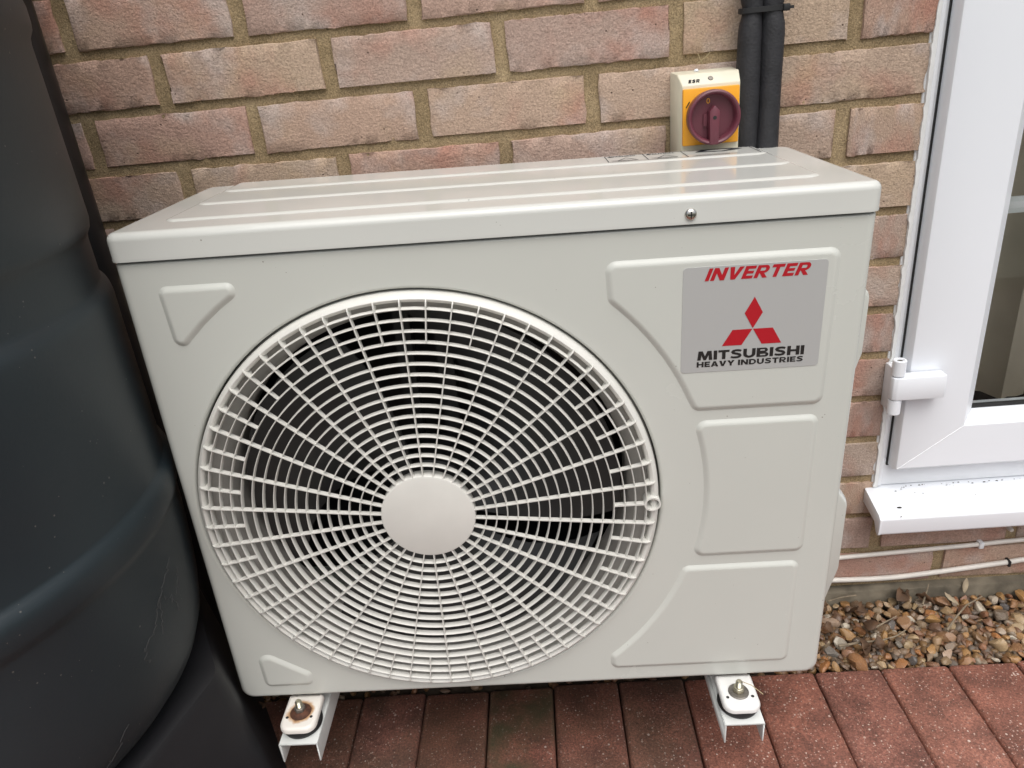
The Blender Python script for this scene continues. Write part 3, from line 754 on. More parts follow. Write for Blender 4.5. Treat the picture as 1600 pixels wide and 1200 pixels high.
# feet that stick out below the front
for fx, mt in ((.088, 'foot_rusty'), (.685, 'foot')):
    P = round_poly([(-.0235, .03, .003), (.0235, .03, .003), (.0235, -.0285, .013), (-.0235, -.0285, .013)], 0, 5)
    b = MB().layers([[(x, y, -.0085) for x, y in inset(P, -.0012)], [(x, y, -.004) for x, y in inset(P, -.0012)], [(x, y, -.001) for x, y in inset(P, .0004)], [(x, y, 0) for x, y in inset(P, .003)], [(x, y, 0) for x, y in inset(P, .004)]], cap0=True, cap1=True)
    f = link('foot', b.mesh('foot'), M[mt], root, (fx, -.0215, -H - .0045), smooth=50)
    for hx in (-.0165, .0165):
        MB().lathe([(0, .0003), (.0021, .0003), (.0021, -.002)], (hx, -.0095, 0), 'z', 14).build('slot_hole', M['dark'], f)

# ------------------------------------------------------------------ wall brackets carrying the unit (their own things, built where they stand)
ROTM = root.rotation_quaternion.to_matrix()
def U(x, y, z): return root.location + S * (ROTM @ Vector((x, y, z)))
def bracket(x0, x1, bx, label, rusty):
    br = empty('wall_bracket', U((x0 + x1) / 2, 0, -.654)); br.rotation_mode = 'QUATERNION'; br.rotation_quaternion = root.rotation_quaternion; br.scale = (S, S, S)
    tag(br, label, 'bracket', 'wall brackets under the outdoor unit')
    hw = (x1 - x0) / 2; t = .0022; yb = .33; yf = -.056; hf = .034
    c = MB().box(-hw, hw, yf, yb, -t, 0).box(-hw, -hw + t, yf, yb, -hf, -t).box(hw - t, hw, yf, yb, -hf, -t)
    c.build('arm', M['bracket'], br, bevel=.0008, bseg=2)
    MB().box(-hw * .8, hw * .8, yb - .004, yb, -.05, .28).build('upright', M['bracket'], br)
    ox = bx - (x0 + x1) / 2
    MB().lathe([(.019, 0), (.026, .001), (.0275, .005), (.0275, .009), (.025, .0125), (.004, .0125)], (ox, -.0235, .0002), 'z', 36).build('rubber_damper', M['rubber'], br, smooth=40)
    z = .0215
    if rusty:
        MB().lathe([(.0, .0055), (.0085, .005), (.012, .0022), (.0142, .0008), (.0142, 0)], (ox, -.0225, z), 'z', 26).build('washer', M['rust'], br, smooth=35)
    else:
        MB().lathe([(.0, .0022), (.0125, .0022), (.0135, .0012), (.0135, 0)], (ox, -.0225, z), 'z', 28).build('washer', M['washer'], br, smooth=40)
    nutz = z + (.0035 if rusty else .0022)
    L = []
    for k, (rr, h) in enumerate(((.0076, 0), (.0078, .0008), (.0078, .0062), (.0068, .0074))): L.append([(ox + rr * math.cos(R(60 * i + 12)), -.0225 + rr * math.sin(R(60 * i + 12)), nutz + h) for i in range(6)])
    MB().layers(L, cap0=True, cap1=True).build('nut', M['washer'] if rusty else M['zinc'], br, bevel=.0005, bseg=1)
    pf = []
    for i in range(9): pf += [(.0045, nutz + .007 + i * .0011), (.0039, nutz + .0076 + i * .0011)]
    pf += [(.0032, nutz + .0176), (0, nutz + .0176)]
    MB().lathe([(r, h) for r, h in pf], (ox, -.0225, 0), 'z', 16).build('bolt', M['zinc'], br, smooth=30)
bracket(.063, .115, .088, 'white steel wall bracket arm with a rusty bolt, beside the water barrel', True)
bracket(.660, .712, .685, 'white steel wall bracket arm with a clean zinc bolt, nearer the door', False)

# ------------------------------------------------------------------ isolator switch
sw = empty('isolator_switch', (.7085, 0, WZ(-.13))); tag(sw, 'cream isolator switch box with yellow plate and maroon rotary knob on the brick wall', 'switch')
X0, X1, Z1, Z0, YD = -.0385, .0385, .046, -.075, -.050
b = MB().add([(X0 - .002, 0, Z1 + .004), (X1 + .002, 0, Z1 + .004), (X1 + .002, 0, Z0), (X0 - .002, 0, Z0),
              (X0, -.037, Z1 + .002), (X1, -.037, Z1 + .002), (X0 + .004, YD, Z1 - .011), (X1 - .001, YD, Z1 - .011), (X1 - .001, YD, Z0), (X0 + .004, YD, Z0), (X0, -.037, Z0), (X1, -.037, Z0)],
             [(0, 1, 5, 4), (4, 5, 7, 6), (6, 7, 8, 9), (0, 4, 10, 3), (4, 6, 9, 10), (1, 2, 11, 5), (5, 11, 8, 7), (3, 10, 11, 2), (10, 9, 8, 11)])
b.build('enclosure', M['cream'], sw, bevel=.0015)
MB().box(-.0345, .0358, -.0555, YD + .001, -.0368, .0312).build('yellow_plate', M['yellow'], sw, bevel=.0015)
kn = empty('rotary_knob', (.0008, -.0555, -.0030), sw); kn.scale = (1.03, 1, 1.03)
MB().lathe([(.0305, 0), (.0312, -.006), (.0318, -.016), (.0312, -.0185), (.0295, -.0195), (.0278, -.0185), (.0265, -.0165), (.0255, -.0065), (0, -.0065)], (0, 0, 0), 'y', 56).build('dial_ring', M['maroon'], kn, smooth=40)
hb = [(-.0065, .007), (0, .0145), (.0065, .007), (.0055, -.032), (-.0055, -.032)]
MB().layers([[(x * 1.05, -.006, z) for x, z in hb], [(x * .95, -.0205, z * .98) for x, z in hb]], cap0=True, cap1=True).build('grip', M['maroon'], kn, bevel=.0012)
MB().lathe([(0, -.0209), (.0022, -.0209), (.0022, -.018)], (0, 0, 0), 'y', 16).build('padlock_hole', M['dark'], kn)
MB().box(-.0112, -.0066, -.0095, -.0066, -.010, .004).build('tab', M['maroon'], kn)
me = text_mesh('0', .0042, .0062, .0); me.materials.append(M['yellow']); link('lettering', me, None, kn, (-.0075, -.0068, .0155))
MB().box(-.0006, .0006, -.0005, .0004, -.0040, .0040).build('on_mark', M['black'], sw, rot=(0, R(32), 0), loc=(-.0285, -.0557, .0130))
me = block_letters('ESR', .0150, .0050, .2, .2); me.materials.append(M['grey_print'])
eo = link('lettering', me, None, sw, (-.0265, -.0481, Z1 - .0082)); eo.rotation_euler = (R(-45), 0, 0)
MB().lathe([(0, -.0008), (.0028, -.0008), (.0034, 0)], (0, 0, 0), 'y', 16).build('cover_screw', M['washer'], sw, smooth=50, loc=(.0018, -.0440, Z1 - .0049), rot=(R(-45), 0, 0))
MB().lathe([(0, .003), (.002, .0026), (.003, .001), (.003, 0)], (-.011, -.02, Z1 + .0035), 'z', 12).build('top_plug', M['upvc'], sw, smooth=50)

# ------------------------------------------------------------------ insulated pipes and tie
for nm, cx, lab in (('insulated_pipe', .7606, 'black foam insulated refrigerant pipe on the side next to the switch'), ('insulated_pipe', .7868, 'black foam insulated refrigerant pipe on the side next to the door')):
    pts = []; rad = []; sgn = -1 if cx < .77 else 1
    for i in range(46):
        z = .70 - i * .026; d = z + .017
        pinch = math.exp(-(d / .020) ** 2)
        pts.append((cx - sgn * .0025 * pinch + .0012 * math.sin(z * 9 + cx * 50) - .003 * (z > 0) * min(1, z * 6), -.030 + .002 * math.sin(z * 7), WZ(z)))
        rad.append(.0148 - .0022 * pinch + .0006 * math.sin(z * 31 + cx * 90))
    # finer sampling round the tie
    fp = []; fr = []
    for i in range(121):
        z = .70 - i * .0098; d = z + .017; pinch = math.exp(-(d / .013) ** 2)
        fp.append((cx - sgn * .0022 * pinch + .0012 * math.sin(z * 9 + cx * 50), -.030 + .002 * math.sin(z * 7), WZ(z))); fr.append(.0149 - .0026 * pinch + .0005 * math.sin(z * 31 + cx * 90))
    o = MB().tube(fp, fr, 20).build(nm, M['foam'], smooth=60); tag(o, lab, 'pipe', 'insulated pipes on the wall')
zt = empty('cable_tie', (.7735, -.03, WZ(-.017))); tag(zt, 'black plastic cable tie binding the two foam pipes together', 'cable tie')
tl = []
for q in range(36):
    a = 2 * math.pi * q / 36; ca, sa = math.cos(a), math.sin(a)
    tl.append((abs(ca) ** .7 * math.copysign(.0262, ca), abs(sa) ** .8 * math.copysign(.0140, sa)))
MB().layers([[(x, y, h) for x, y in inset(tl, i)] for i, h in ((0, -.0032), (-.0014, -.0028), (-.0014, .0028), (0, .0032))], cap0=True, cap1=True).build('strap', M['rubber'], zt, smooth=40)
MB().box(.0235, .0315, -.012, -.004, -.004, .004).build('tie_head', M['rubber'], zt, bevel=.001)
MB().box(.031, .0365, -.0095, -.0085, -.002, .0015).build('tail', M['rubber'], zt)

# ------------------------------------------------------------------ black downpipe behind the barrel
dp = empty('downpipe', (-.146, -.05, 0)); tag(dp, 'black plastic rainwater downpipe on the wall behind the barrel', 'downpipe')
MB().lathe([(.034, .0), (.034, 2.6)], (0, 0, 0), 'z', 40).build('pipe', M['pipe_black'], dp, smooth=50)
MB().lathe([(.034, 1.95), (.038, 1.95), (.038, 2.02), (.034, 2.02)], (0, 0, 0), 'z', 40).box(-.012, .012, .03, .05, 1.96, 2.01).build('pipe_clip', M['pipe_black'], dp, smooth=40)

# ------------------------------------------------------------------ water barrel
BS = .9
BA = CAM + BS * (Vector((-.340, -.350, GZ)) - CAM)
zz = lambda z: (CAM.z + BS * (z + GZ - CAM.z))
wb = empty('water_barrel', (BA.x, BA.y, zz(-.765))); tag(wb, 'dark grey ribbed plastic water barrel beside the left edge of the unit', 'water barrel')
BPF = [(0, -.765), (.262, -.765), (.285, -.762), (.303, -.752), (.318, -.733), (.329, -.705), (.336, -.665), (.340, -.62), (.3435, -.56), (.3445, -.520), (.3455, -.514), (.349, -.508), (.3495, -.504), (.3505, -.498), (.3505, -.487), (.3500, -.4815), (.3485, -.4765), (.3450, -.4700), (.3425, -.4675), (.3415, -.463),
      (.342, -.40), (.342, -.30), (.3425, -.262), (.342, -.256), (.3412, -.2515), (.3398, -.2470), (.3360, -.2415), (.3342, -.2390), (.3335, -.234), (.3335, -.194), (.3345, -.187), (.3370, -.182), (.3395, -.178), (.341, -.170), (.3405, -.10), (.3400, -.02), (.3395, .015), (.3405, .022), (.3445, .030), (.3455, .038), (.3455, .052), (.344, .060), (.340, .068), (.339, .076), (.339, .25), (.345, .26), (.345, .30), (.33, .31), (0, .335)]
b = MB().lathe([(r * BS, BS * (z + .765)) for r, z in BPF], (0, 0, 0), 'z', 128)
b.build('barrel_body', M['barrel'], wb, smooth=60)
bs = empty('barrel_stand', (BA.x, BA.y, 0)); tag(bs, 'black tapered plastic stand under the dark water barrel', 'barrel stand')
zt_ = zz(-.765) - .0006
def octa(r, z, n=8, ro=R(8)):
    P = round_poly([(r * math.cos(2 * math.pi * i / n + ro), r * math.sin(2 * math.pi * i / n + ro)) for i in range(n)], .035, 4); return [(x, y, z) for x, y in P]
MB().layers([octa(.360, 0), octa(.352, .012), octa(.316, zt_ - .012), octa(.311, zt_ - .003), octa(.303, zt_), octa(.24, zt_)], cap0=True, cap1=True).build('stand_body', M['stand'], bs, smooth=35)

# ------------------------------------------------------------------ door with frame, hinge and sill
dr = empty('patio_door', (1.003, 0, WZ(-.757))); tag(dr, 'white plastic glazed patio door with hinge and projecting sill', 'door')
def dloc(x, z): return (x - 1.003, WZ(z) - WZ(-.757))
def dbox(mb, x0, x1, y0, y1, z0, z1):
    a = dloc(x0, z0); b_ = dloc(x1, z1); return mb.box(a[0], b_[0], y0, y1, a[1], b_[1])
ZT = 1.15; XE = 1.92
fr = MB(); dbox(fr, .998, 1.032, .002, .07, -.690, ZT); dbox(fr, .998, XE, .0019, .07, -.7405, -.690)
fr.build('door_frame', M['upvc_frame'], dr, bevel=.0025)
ff = MB(); dbox(ff, 1.0065, 1.012, -.0015, .004, -.7395, ZT - .002)
ff.build('frame_bead', M['upvc_frame'], dr, bevel=.001)
gk = MB(); dbox(gk, 1.0165, 1.0225, -.0012, .003, -.697, ZT); dbox(gk, 1.0165, XE, -.0012, .003, -.7005, -.697)
gk.build('gasket', M['gasket'], dr)
# sash members: mitred stile and rail, proud of the frame
def member(name, x_of, length_axis):
    pass
SX, SZ, RK = 1.0185, -.6985, .77
prof = [(0, .001), (0, -.016), (.0035, -.0225), (.0065, -.0240), (.094, -.0240), (.0965, -.0235), (.111, -.0085), (.116, -.003), (.116, .03), (0, .03)]
def sash(name, kind):
    A, B_ = [], []
    for d, y in prof:
        if kind == 'stile':
            A.append((SX + d, y, SZ + d * RK + .0004)); B_.append((SX + d, y, ZT))
        else:
            A.append((SX + d + .0004, y, SZ + d * RK)); B_.append((XE, y, SZ + d * RK))
    L = [[(x - 1.003, y, WZ(z) - WZ(-.757)) for x, y, z in l] for l in (A, B_)]
    return link(name, MB().layers(L, cap0=True, cap1=True).mesh(name), M['upvc'], dr, smooth=30)
sash('sash_stile', 'stile'); sash('sash_rail', 'rail')
wl = MB(); a = Vector(dloc(SX + .0045, SZ + .0045 * RK)); b_ = Vector(dloc(SX + .095, SZ + .095 * RK))
wl.tube([(a.x, -.0236, a.y), (b_.x, -.0236, b_.y)], .0011, 6); wl.build('weld_line', M['upvc_frame'], dr, smooth=60)
gb = MB(); GX, GZ0 = SX + .1155, SZ + .1155 * RK
dbox(gb, GX - .002, GX + .003, .0035, .014, GZ0, ZT); dbox(gb, GX, XE, .0035, .014, GZ0 - .002, GZ0 + .0045); gb.build('glass_gasket', M['gasket'], dr)
gp = MB(); dbox(gp, GX - .004, XE, .008, .012, GZ0 - .004, ZT); gp.build('glass_pane', M['glass'], dr)
tb = MB(); dbox(tb, GX + .003, XE, .0125, .0155, -.306, -.283); dbox(tb, GX + .003, XE, .0115, .0165, -.299, -.290); tb.build('glazing_bar', M['bar'], dr)
# hinge
hg = empty('hinge', (dloc(1.007, -.541)[0], -.024, dloc(1.007, -.541)[1]), dr)
hz = lambda z: z + .53
kx, ky = -.010, -.013
for z0, z1, nm in ((-.575, -.551, 'knuckle'), (-.512, -.487, 'knuckle')):
    MB().lathe([(0, hz(z0)), (.0085, hz(z0)), (.0095, hz(z0) + .001), (.0095, hz(z1) - .001), (.0085, hz(z1)), (.006, hz(z1)), (.0055, hz(z1) - .002), (0, hz(z1) - .002)], (kx, ky, 0), 'z', 28).build(nm, M['upvc'], hg, smooth=40)
MB().box(kx - .004, kx + .0095, ky, .022, hz(-.576), hz(-.505)).build('hinge_plate', M['upvc'], hg, bevel=.002)
lf = [(kx - .0100, ky), (kx - .0085, ky - .0075), (kx - .003, ky - .0105), (kx + .010, ky - .0105), (kx + .064, ky - .0105), (kx + .0675, ky - .0095), (kx + .068, ky + .011), (kx + .012, ky + .0108), (kx - .004, ky + .0095)]
MB().layers([[(x, y, hz(-.5495)) for x, y in lf], [(x, y, hz(-.5135)) for x, y in lf]], cap0=True, cap1=True).build('hinge_leaf', M['upvc'], hg, bevel=.0012)
MB().lathe([(0, hz(-.487) - .0015), (.004, hz(-.487) - .0015), (.0045, hz(-.487) - .004)], (kx, ky, 0), 'z', 16).build('pin', M['washer'], hg)
# sill
sl = [(.06, -.7412), (.002, -.7420), (-.058, -.7565), (-.0635, -.7590), (-.0655, -.7625), (-.0640, -.7890), (-.0620, -.7920), (-.0580, -.7915), (-.056, -.7740), (-.004, -.7660), (.0035, -.7660), (.0035, -.7800), (.06, -.7800)]
L = [[(x - 1.003, y, WZ(z) - WZ(-.757)) for y, z in sl] for x in (.9885, XE)]
MB().layers(L, cap0=True, cap1=True).build('sill', M['upvc'], dr, bevel=.0012, smooth=40)
ec = [(-.0015, -.7422), (-.058, -.7560), (-.0660, -.7615), (-.0650, -.7900), (-.061, -.7930), (-.055, -.7905), (-.046, -.7760), (-.0015, -.7680)]
L = [[(x - 1.003, y, WZ(z) - WZ(-.757)) for y, z in ec] for x in (.9865, .9895)]
MB().layers(L, cap0=True, cap1=True).build('sill_end_cap', M['upvc'], dr, bevel=.0006, smooth=40)
# bead of sealant between brick and frame, uneven along the bricks
A, B_, C_ = [], [], []
for i in range(420):
    z = -.741 + i * .0038
    c_ = ((z + 10 * ROW) / ROW) % 1
    j = .0012 * noise.noise(Vector((z * 70, 3, 1))) + .0012 * noise.noise(Vector((z * 24, 9, 1))) + .0006 * noise.noise(Vector((z * 230, 2, 4)))
    bulge = -.0020 * math.exp(-((c_ - .92) / .07) ** 2)
    zl = WZ(z) - WZ(-.757)
    A.append((-.0030 + j + bulge, .004, zl)); B_.append((-.0022 + j + bulge, -.0024, zl)); C_.append((.0046, -.0008, zl))
MB().layers([A, B_, C_, [(.0052, .004, p[2]) for p in A]], closed=False).build('sealant', M['sealant'], dr, smooth=60)
# dirt caught where frame and sill meet
gm = MB(); rg = random.Random(8)
def blob(mb, x, y, z, r, ry=1, rz=.35, n=7):
    L = []
    for h, s in ((0, 1), (.7, .75), (1, .15)):
        L.append([(x + r * s * math.cos(2 * math.pi * k / n) * rg.uniform(.6, 1.2), y + r * s * ry * math.sin(2 * math.pi * k / n) * rg.uniform(.6, 1.2), z + r * rz * h) for k in range(n)])
    mb.layers(L, cap0=True, cap1=True)
for k in range(34):
    x = 1.02 + abs(rg.gauss(0, .28)); zz0 = -.7420
    if x > 1.8: continue
    blob(gm, x - 1.003, -.0005 - abs(rg.gauss(0, .004)), WZ(zz0 - .0008) - WZ(-.757), rg.uniform(.0006, .0022), .45, .5)
for x, y, r in ((1.0235, -.046, .0042), (1.019, -.0640, .0016), (1.032, -.012, .0018), (1.06, -.018, .0012), (1.072, -.02, .0014), (1.15, -.03, .0012)):
    blob(gm, x - 1.003, y, WZ(-.7420 + (y + .002) * .25) - WZ(-.757), r, .7, .25)
gm.build('dirt', M['grime'], dr)
# sheet added behind the glass to stand in for its brown reflections
cv = []; cf = []; nn = 60
for i in range(nn + 1):
    x = 1.05 + .95 * i / nn; y = .26 + .022 * math.sin(i * .9) + .012 * math.sin(i * 2.3 + 1)
    cv += [(x, y, WZ(-.72)), (x, y, WZ(1.15)), ]
for i in range(nn): cf.append((2 * i, 2 * i + 2, 2 * i + 3, 2 * i + 1))
me = MB().add(cv, cf).mesh('backdrop'); bm = bmesh.new(); bm.from_mesh(me); bmesh.ops.solidify(bm, geom=bm.faces[:], thickness=.003); bm.to_mesh(me); bm.free()
tag(link('backdrop', me, M['backdrop'], smooth=60), 'taupe curtain added behind the door glass in place of its reflections', 'backdrop')

# ------------------------------------------------------------------ cables along the foot of the wall
def cable(name, P, r, label):
    pts = []
    for i in range(len(P) - 1):
        for k in range(10):
            t = k / 10; p0 = P[max(i - 1, 0)]; p1 = P[i]; p2 = P[i + 1]; p3 = P[min(i + 2, len(P) - 1)]
            f_ = lambda a, b, c, d: .5 * (2 * b + (c - a) * t + (2 * a - 5 * b + 4 * c - d) * t * t + (-a + 3 * b - 3 * c + d) * t ** 3)
            pts.append((f_(p0[0], p1[0], p2[0], p3[0]), -.0065 if len(p1) < 3 else -p1[2], WZ(f_(p0[1], p1[1], p2[1], p3[1]))))
    c = empty(name, (1.1, 0, WZ(-.87))); tag(c, label, 'cable', 'white cables along the wall foot')
    o = MB().tube(pts, r, 10).build('sheath', M['cable'], c, smooth=60); o.location = -c.location
    return c
def clip(c, x, z):
    o = MB().box(x - .004, x + .004, -.0125, 0, WZ(z) - .006, WZ(z) + .006).build('cable_clip', M['upvc_frame'], c, bevel=.0015); o.location = -c.location
c1 = cable('white_cable', [(.60, -.885), (.75, -.884), (.90, -.880), (.96, -.877), (1.051, -.873), (1.12, -.870), (1.186, -.867), (1.262, -.863), (1.45, -.858), (1.9, -.852)], .0040, 'upper white cable clipped to the brick course just under the door sill')
clip(c1, 1.190, -.867)
c2 = cable('white_cable', [(.60, -.915), (.75, -.918), (.90, -.922), (.95, -.925), (1.036, -.927), (1.112, -.922), (1.239, -.909), (1.30, -.904), (1.6, -.895), (1.9, -.89)], .0046, 'lower white cable resting just above the gravel')
o = MB().box(1.2415, 1.2455, -.013, 0, WZ(-.9145), WZ(-.9035)).build('cable_clip', M['rubber'], c2, bevel=.0008); o.location = -c2.location
tag(MB().lathe([(0, -.014), (.003, -.013), (.0045, -.008), (.0035, 0)], (1.2335, 0, WZ(-.838)), 'y', 10).build('wall_plug', M['cable'], smooth=40), 'small grey plug stuck in the brick under the sill', 'wall plug')

# ------------------------------------------------------------------ gravel strip
gb_ = empty('gravel_bed', (0, 0, 0)); tag(gb_, kind='structure')
MB().box(-1.4, 2.6, GRAVEL_Y + .001, -.0145, -.1, -.022).build('soil', M['soil'], gb_)
def stone_mesh(k):
    rg = random.Random(900 + k); bm = bmesh.new(); bmesh.ops.create_icosphere(bm, subdivisions=2, radius=1)
    pl = [(Vector((rg.gauss(0, 1), rg.gauss(0, 1), rg.gauss(0, 1))).normalized(), rg.uniform(.48, .85)) for _ in range(11)]
    for v in bm.verts:
        for n_, d in pl:
            e = v.co.dot(n_) - d
            if e > 0: v.co -= n_ * e
        v.co *= 1 + .06 * noise.noise(v.co * 1.6 + Vector((k * 9, 0, 0)))
    me = bpy.data.meshes.new('pebble'); bm.to_mesh(me); bm.free()
    for p in me.polygons: p.use_smooth = True
    me.set_sharp_from_angle(angle=R(32)); me.materials.append(M['stone']); return me
SM = [stone_mesh(k) for k in range(16)]
grng = random.Random(77)
def rot_dims(o, s):
    a = s * grng.uniform(1.0, 1.5); b_ = s * grng.uniform(.75, 1.1); c_ = s * grng.uniform(.55, .85)
    o.scale = (a, b_, c_); o.rotation_euler = (grng.gauss(0, .45), grng.gauss(0, .45), grng.uniform(0, 6.28))
    return c_
placed = []
tries = 0
while len(placed) < 298 and tries < 30000:
    tries += 1
    x = grng.uniform(.86, 1.30); y = grng.uniform(GRAVEL_Y + .008, -.020); s = grng.choice((.0072, .0084, .0098, .0115, .0132, .0158)) * grng.uniform(.85, 1.1)
    if any((x - a) ** 2 + (y - b_) ** 2 < (.80 * (s + r)) ** 2 for a, b_, r in placed): continue
    placed.append((x, y, s))
    o = bpy.data.objects.new('pebble', grng.choice(SM)); COL.objects.link(o); o.parent = gb_
    c_ = rot_dims(o, s); o.location = (x, y, -.010 + c_ * .35 + grng.uniform(-.003, .004) + .012 * max(0, (y + .169) / .16) * .4)
# deeper and farther pebbles nobody can tell apart, one mass
fill = MB()
base_v = [[v.co.copy() for v in me.vertices] for me in SM]; base_f = [[tuple(p.vertices) for p in me.polygons] for me in SM]
for k in range(3200):
    if k < 1500: x = grng.uniform(.80, 1.38); z = -.012 + grng.uniform(-.004, .006)
    else: x = grng.choice((grng.uniform(-1.0, .80), grng.uniform(1.38, 2.2))); z = -.012 + grng.uniform(-.006, .006)
    y = grng.uniform(GRAVEL_Y + .008, -.020); i = grng.randrange(16); s = grng.uniform(.006, .0105)
    m_ = Matrix.Translation((x, y, z)) @ Matrix.Rotation(grng.uniform(0, 6.28), 4, 'Z') @ Matrix.Rotation(grng.gauss(0, .5), 4, 'X') @ Matrix.Diagonal((s * 1.15, s * .85, s * .6, 1))
    fill.add([m_ @ v for v in base_v[i]], base_f[i])
fm = fill.mesh('pebble_fill', fix=False)
for p in fm.polygons: p.use_smooth = True
def fill_mat():
    m, t, b = mat('pebble_mix'); ge = N(t, 'ShaderNodeNewGeometry')
    r = ramp(t, ge.outputs['Random Per Island'], [(0, (.12, .055, .022)), (.2, (.19, .11, .045)), (.4, (.075, .05, .03)), (.6, (.11, .085, .065)), (.8, (.16, .07, .03)), (1, (.22, .18, .13))])
    t.links.new(r.outputs[0], b.inputs['Base Color']); b.inputs['Roughness'].default_value = .5; return m
tag(link('pebble_fill', fm, fill_mat(), gb_), kind='stuff')
# twigs and dead leaves on the gravel
def twig(P, r, label):
    o = MB().tube([Vector(p) for p in P], [r * (1 - .5 * i / (len(P) - 1)) for i in range(len(P))], 7).build('twig', M['twig'], smooth=60); tag(o, label, 'twig', 'twigs lying on the gravel')
twig([(.915, -.130, .010), (.95, -.128, .013), (.985, -.126, .013), (1.01, -.118, .012), (1.03, -.108, .014)], .0022, 'long pale twig lying across the gravel near the paving edge')
twig([(.985, -.096, .010), (1.005, -.088, .014), (1.03, -.076, .015)], .0018, 'short curved twig in the middle of the gravel strip')
twig([(1.095, -.110, .011), (1.12, -.088, .016), (1.15, -.062, .016), (1.185, -.045, .018)], .0020, 'slanting twig on the gravel furthest from the unit')
twig([(1.085, -.050, .012), (1.10, -.030, .020), (1.11, -.016, .026)], .0018, 'small twig leaning against the wall foot below the sill')
twig([(.985, -.022, .016), (.96, -.024, .015), (.935, -.030, .014)], .0020, 'short twig on the gravel against the wall beside the unit')
def leaf_mesh(k, L=.016, Wd=.006):
    rg = random.Random(40 + k); n = 7; V = []; F = []
    for i in range(n + 1):
        t = i / n; wd = Wd * math.sin(math.pi * min(1, t * .92 + .05)) ** .8; z = .004 * math.sin(t * 3 + k) ; cu = .003 * rg.uniform(-.5, 1)
        V += [(t * L - L / 2, -wd, z + cu), (t * L - L / 2, 0, z - .001), (t * L - L / 2, wd, z + cu)]
    for i in range(n):
        for j in range(2): F.append((3 * i + j, 3 * i + j + 1, 3 * i + j + 4, 3 * i + j + 3))
    me = MB().add(V, F).mesh('dead_leaf'); bm = bmesh.new(); bm.from_mesh(me); bmesh.ops.solidify(bm, geom=bm.faces[:], thickness=.0005); bm.to_mesh(me); bm.free()
    for p in me.polygons: p.use_smooth = True
    return me
LM = [leaf_mesh(0), leaf_mesh(1, .020, .008), leaf_mesh(2, .026, .0045), leaf_mesh(3, .014, .005)]
LD = []
for me in LM: 
    d = me.copy(); d.materials.append(M['leaf_pale']); LD.append(d); me.materials.append(M['leaf'])
def leaf(k, pale, loc, rot, label, group, s=1):
    o = bpy.data.objects.new('dead_leaf', (LD if pale else LM)[k]); COL.objects.link(o); o.location = loc; o.rotation_euler = rot; o.scale = (s, s, s)
    tag(o, label, 'leaf', group)
leaf(2, True, (1.172, -.018, .020), (.3, -1.0, .9), 'pale upright leaf on the gravel against the wall foot', 'leaves on the gravel')
leaf(2, True, (1.135, -.045, .017), (.2, .2, -.9), 'pale narrow leaf lying slantwise among the pebbles below the sill', 'leaves on the gravel')
leaf(2, True, (.893, -.132, .014), (.2, .9, 2.0), 'pale narrow leaf on the gravel next to the unit corner', 'leaves on the gravel', 1.1)
DL = 'dark dead leaf in the dark litter on the gravel beside the unit'
for k in range(16):
    leaf(grng.randrange(4), False, (grng.uniform(.86, 1.0), grng.uniform(-.155, -.03), grng.uniform(.010, .016)), (grng.gauss(0, .5), grng.gauss(0, .5), grng.uniform(0, 6)), DL, 'dark leaves on the gravel', grng.uniform(.9, 1.5))
for k in range(5):
    leaf(grng.randrange(4), False, (grng.uniform(1.055, 1.105), grng.uniform(-.05, -.02), grng.uniform(.012, .020)), (grng.gauss(0, .6), grng.gauss(0, .6), grng.uniform(0, 6)), 'dark dead leaf in the small heap against the wall below the sill', 'dark leaves at the wall foot', 1.5)
for k in range(16):
    leaf(grng.randrange(2), k % 4 == 0, (grng.uniform(-.06, .10), grng.uniform(-.20, -.03), .004), (grng.gauss(0, .35), grng.gauss(0, .35), grng.uniform(0, 6)), 'dead leaf in the dark gap between the barrel and the unit', 'leaves in the gap', grng.uniform(1.2, 2.0))

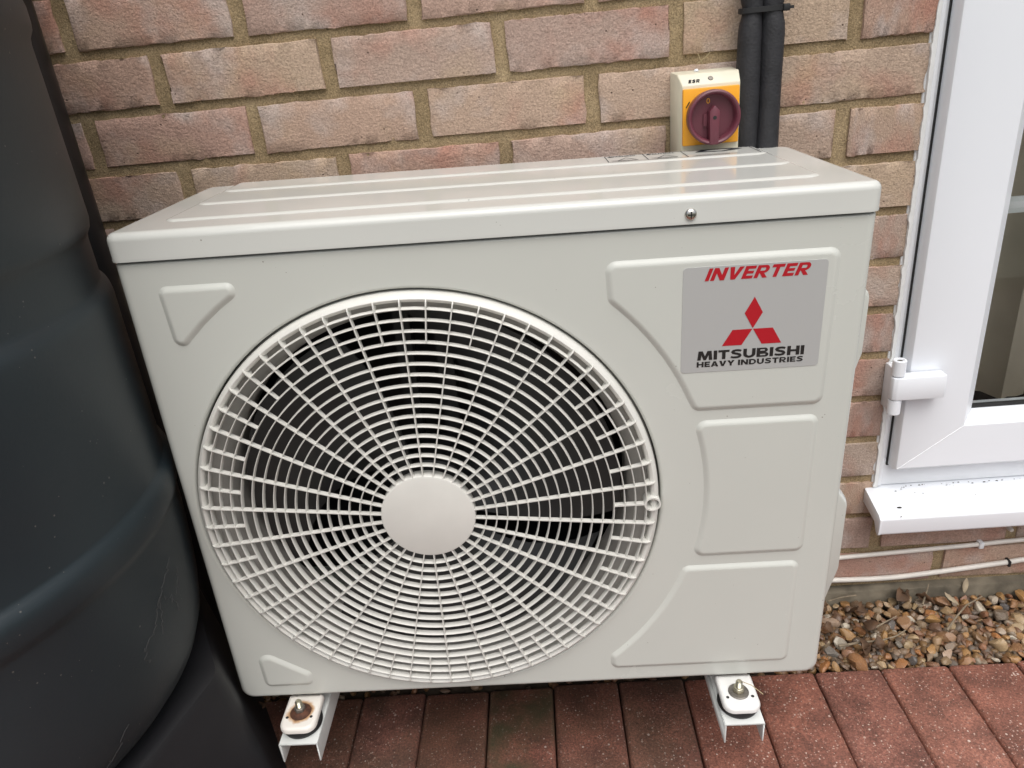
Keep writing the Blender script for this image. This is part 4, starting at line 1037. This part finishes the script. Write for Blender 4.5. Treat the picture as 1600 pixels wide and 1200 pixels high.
# straw wisps: above the switch and by the clean bolt
def wisp(P, label, r=.0006):
    o = MB().tube([Vector(p) for p in P], r, 5).build('straw_wisp', M['straw'], smooth=60); tag(o, label, 'straw', 'straw wisps')
wisp([(.7025, -.004, WZ(-.072)), (.711, -.010, WZ(-.0655)), (.716, -.014, WZ(-.060))], 'straw wisp over the top of the isolator switch leaning towards the pipes')
wisp([(.7090, -.004, WZ(-.073)), (.704, -.009, WZ(-.066)), (.701, -.012, WZ(-.0605))], 'straw wisp over the top of the isolator switch leaning away from the pipes')
wisp([U(.688, -.018, -.618), U(.700, -.028, -.616), U(.712, -.040, -.620)], 'thin straw wisp caught on the clean zinc bolt', .0005)

# old cobweb strands on the flank of the barrel
cw = empty('cobweb', (BA.x, BA.y, zz(-.60))); tag(cw, 'pale cobweb strands on the lower flank of the dark water barrel', 'cobweb')
crng = random.Random(5)
def on_barrel(az, zf):
    P_ = sorted([(z, r) for r, z in BPF if r > .2]); r = .34
    for k in range(len(P_) - 1):
        if P_[k][0] <= zf <= P_[k + 1][0]:
            q = (zf - P_[k][0]) / max(1e-6, P_[k + 1][0] - P_[k][0]); r = P_[k][1] + (P_[k + 1][1] - P_[k][1]) * q; break
    rr = r * BS + .0012
    return (rr * math.cos(R(az + 34)), rr * math.sin(R(az + 34)), zz(zf) - zz(-.60))
pts_ = []
strands = [[(-33, -.60), (-36, -.585), (-38, -.60), (-41, -.618), (-44, -.622)], [(-36, -.585), (-37, -.61), (-38, -.63)], [(-36, -.585), (-32, -.572), (-29, -.56)], [(-33, -.60), (-31, -.615), (-30, -.635)],
           [(-52, -.69), (-55, -.71), (-58, -.725)], [(-44, -.622), (-44, -.635), (-43, -.645)], [(-27, -.585), (-28, -.60), (-30, -.61)], [(-98, -.20), (-95, -.225), (-91, -.255), (-87, -.285)]]
for st_ in strands:
    P_ = []
    for k in range(len(st_) - 1):
        for q in range(5):
            t_ = q / 5; P_.append(on_barrel(st_[k][0] + (st_[k + 1][0] - st_[k][0]) * t_ + crng.gauss(0, .35), st_[k][1] + (st_[k + 1][1] - st_[k][1]) * t_ + crng.gauss(0, .0015)))
    P_.append(on_barrel(*st_[-1]))
    MB().tube(P_, .00022, 5).build('strand', M['web'], cw)
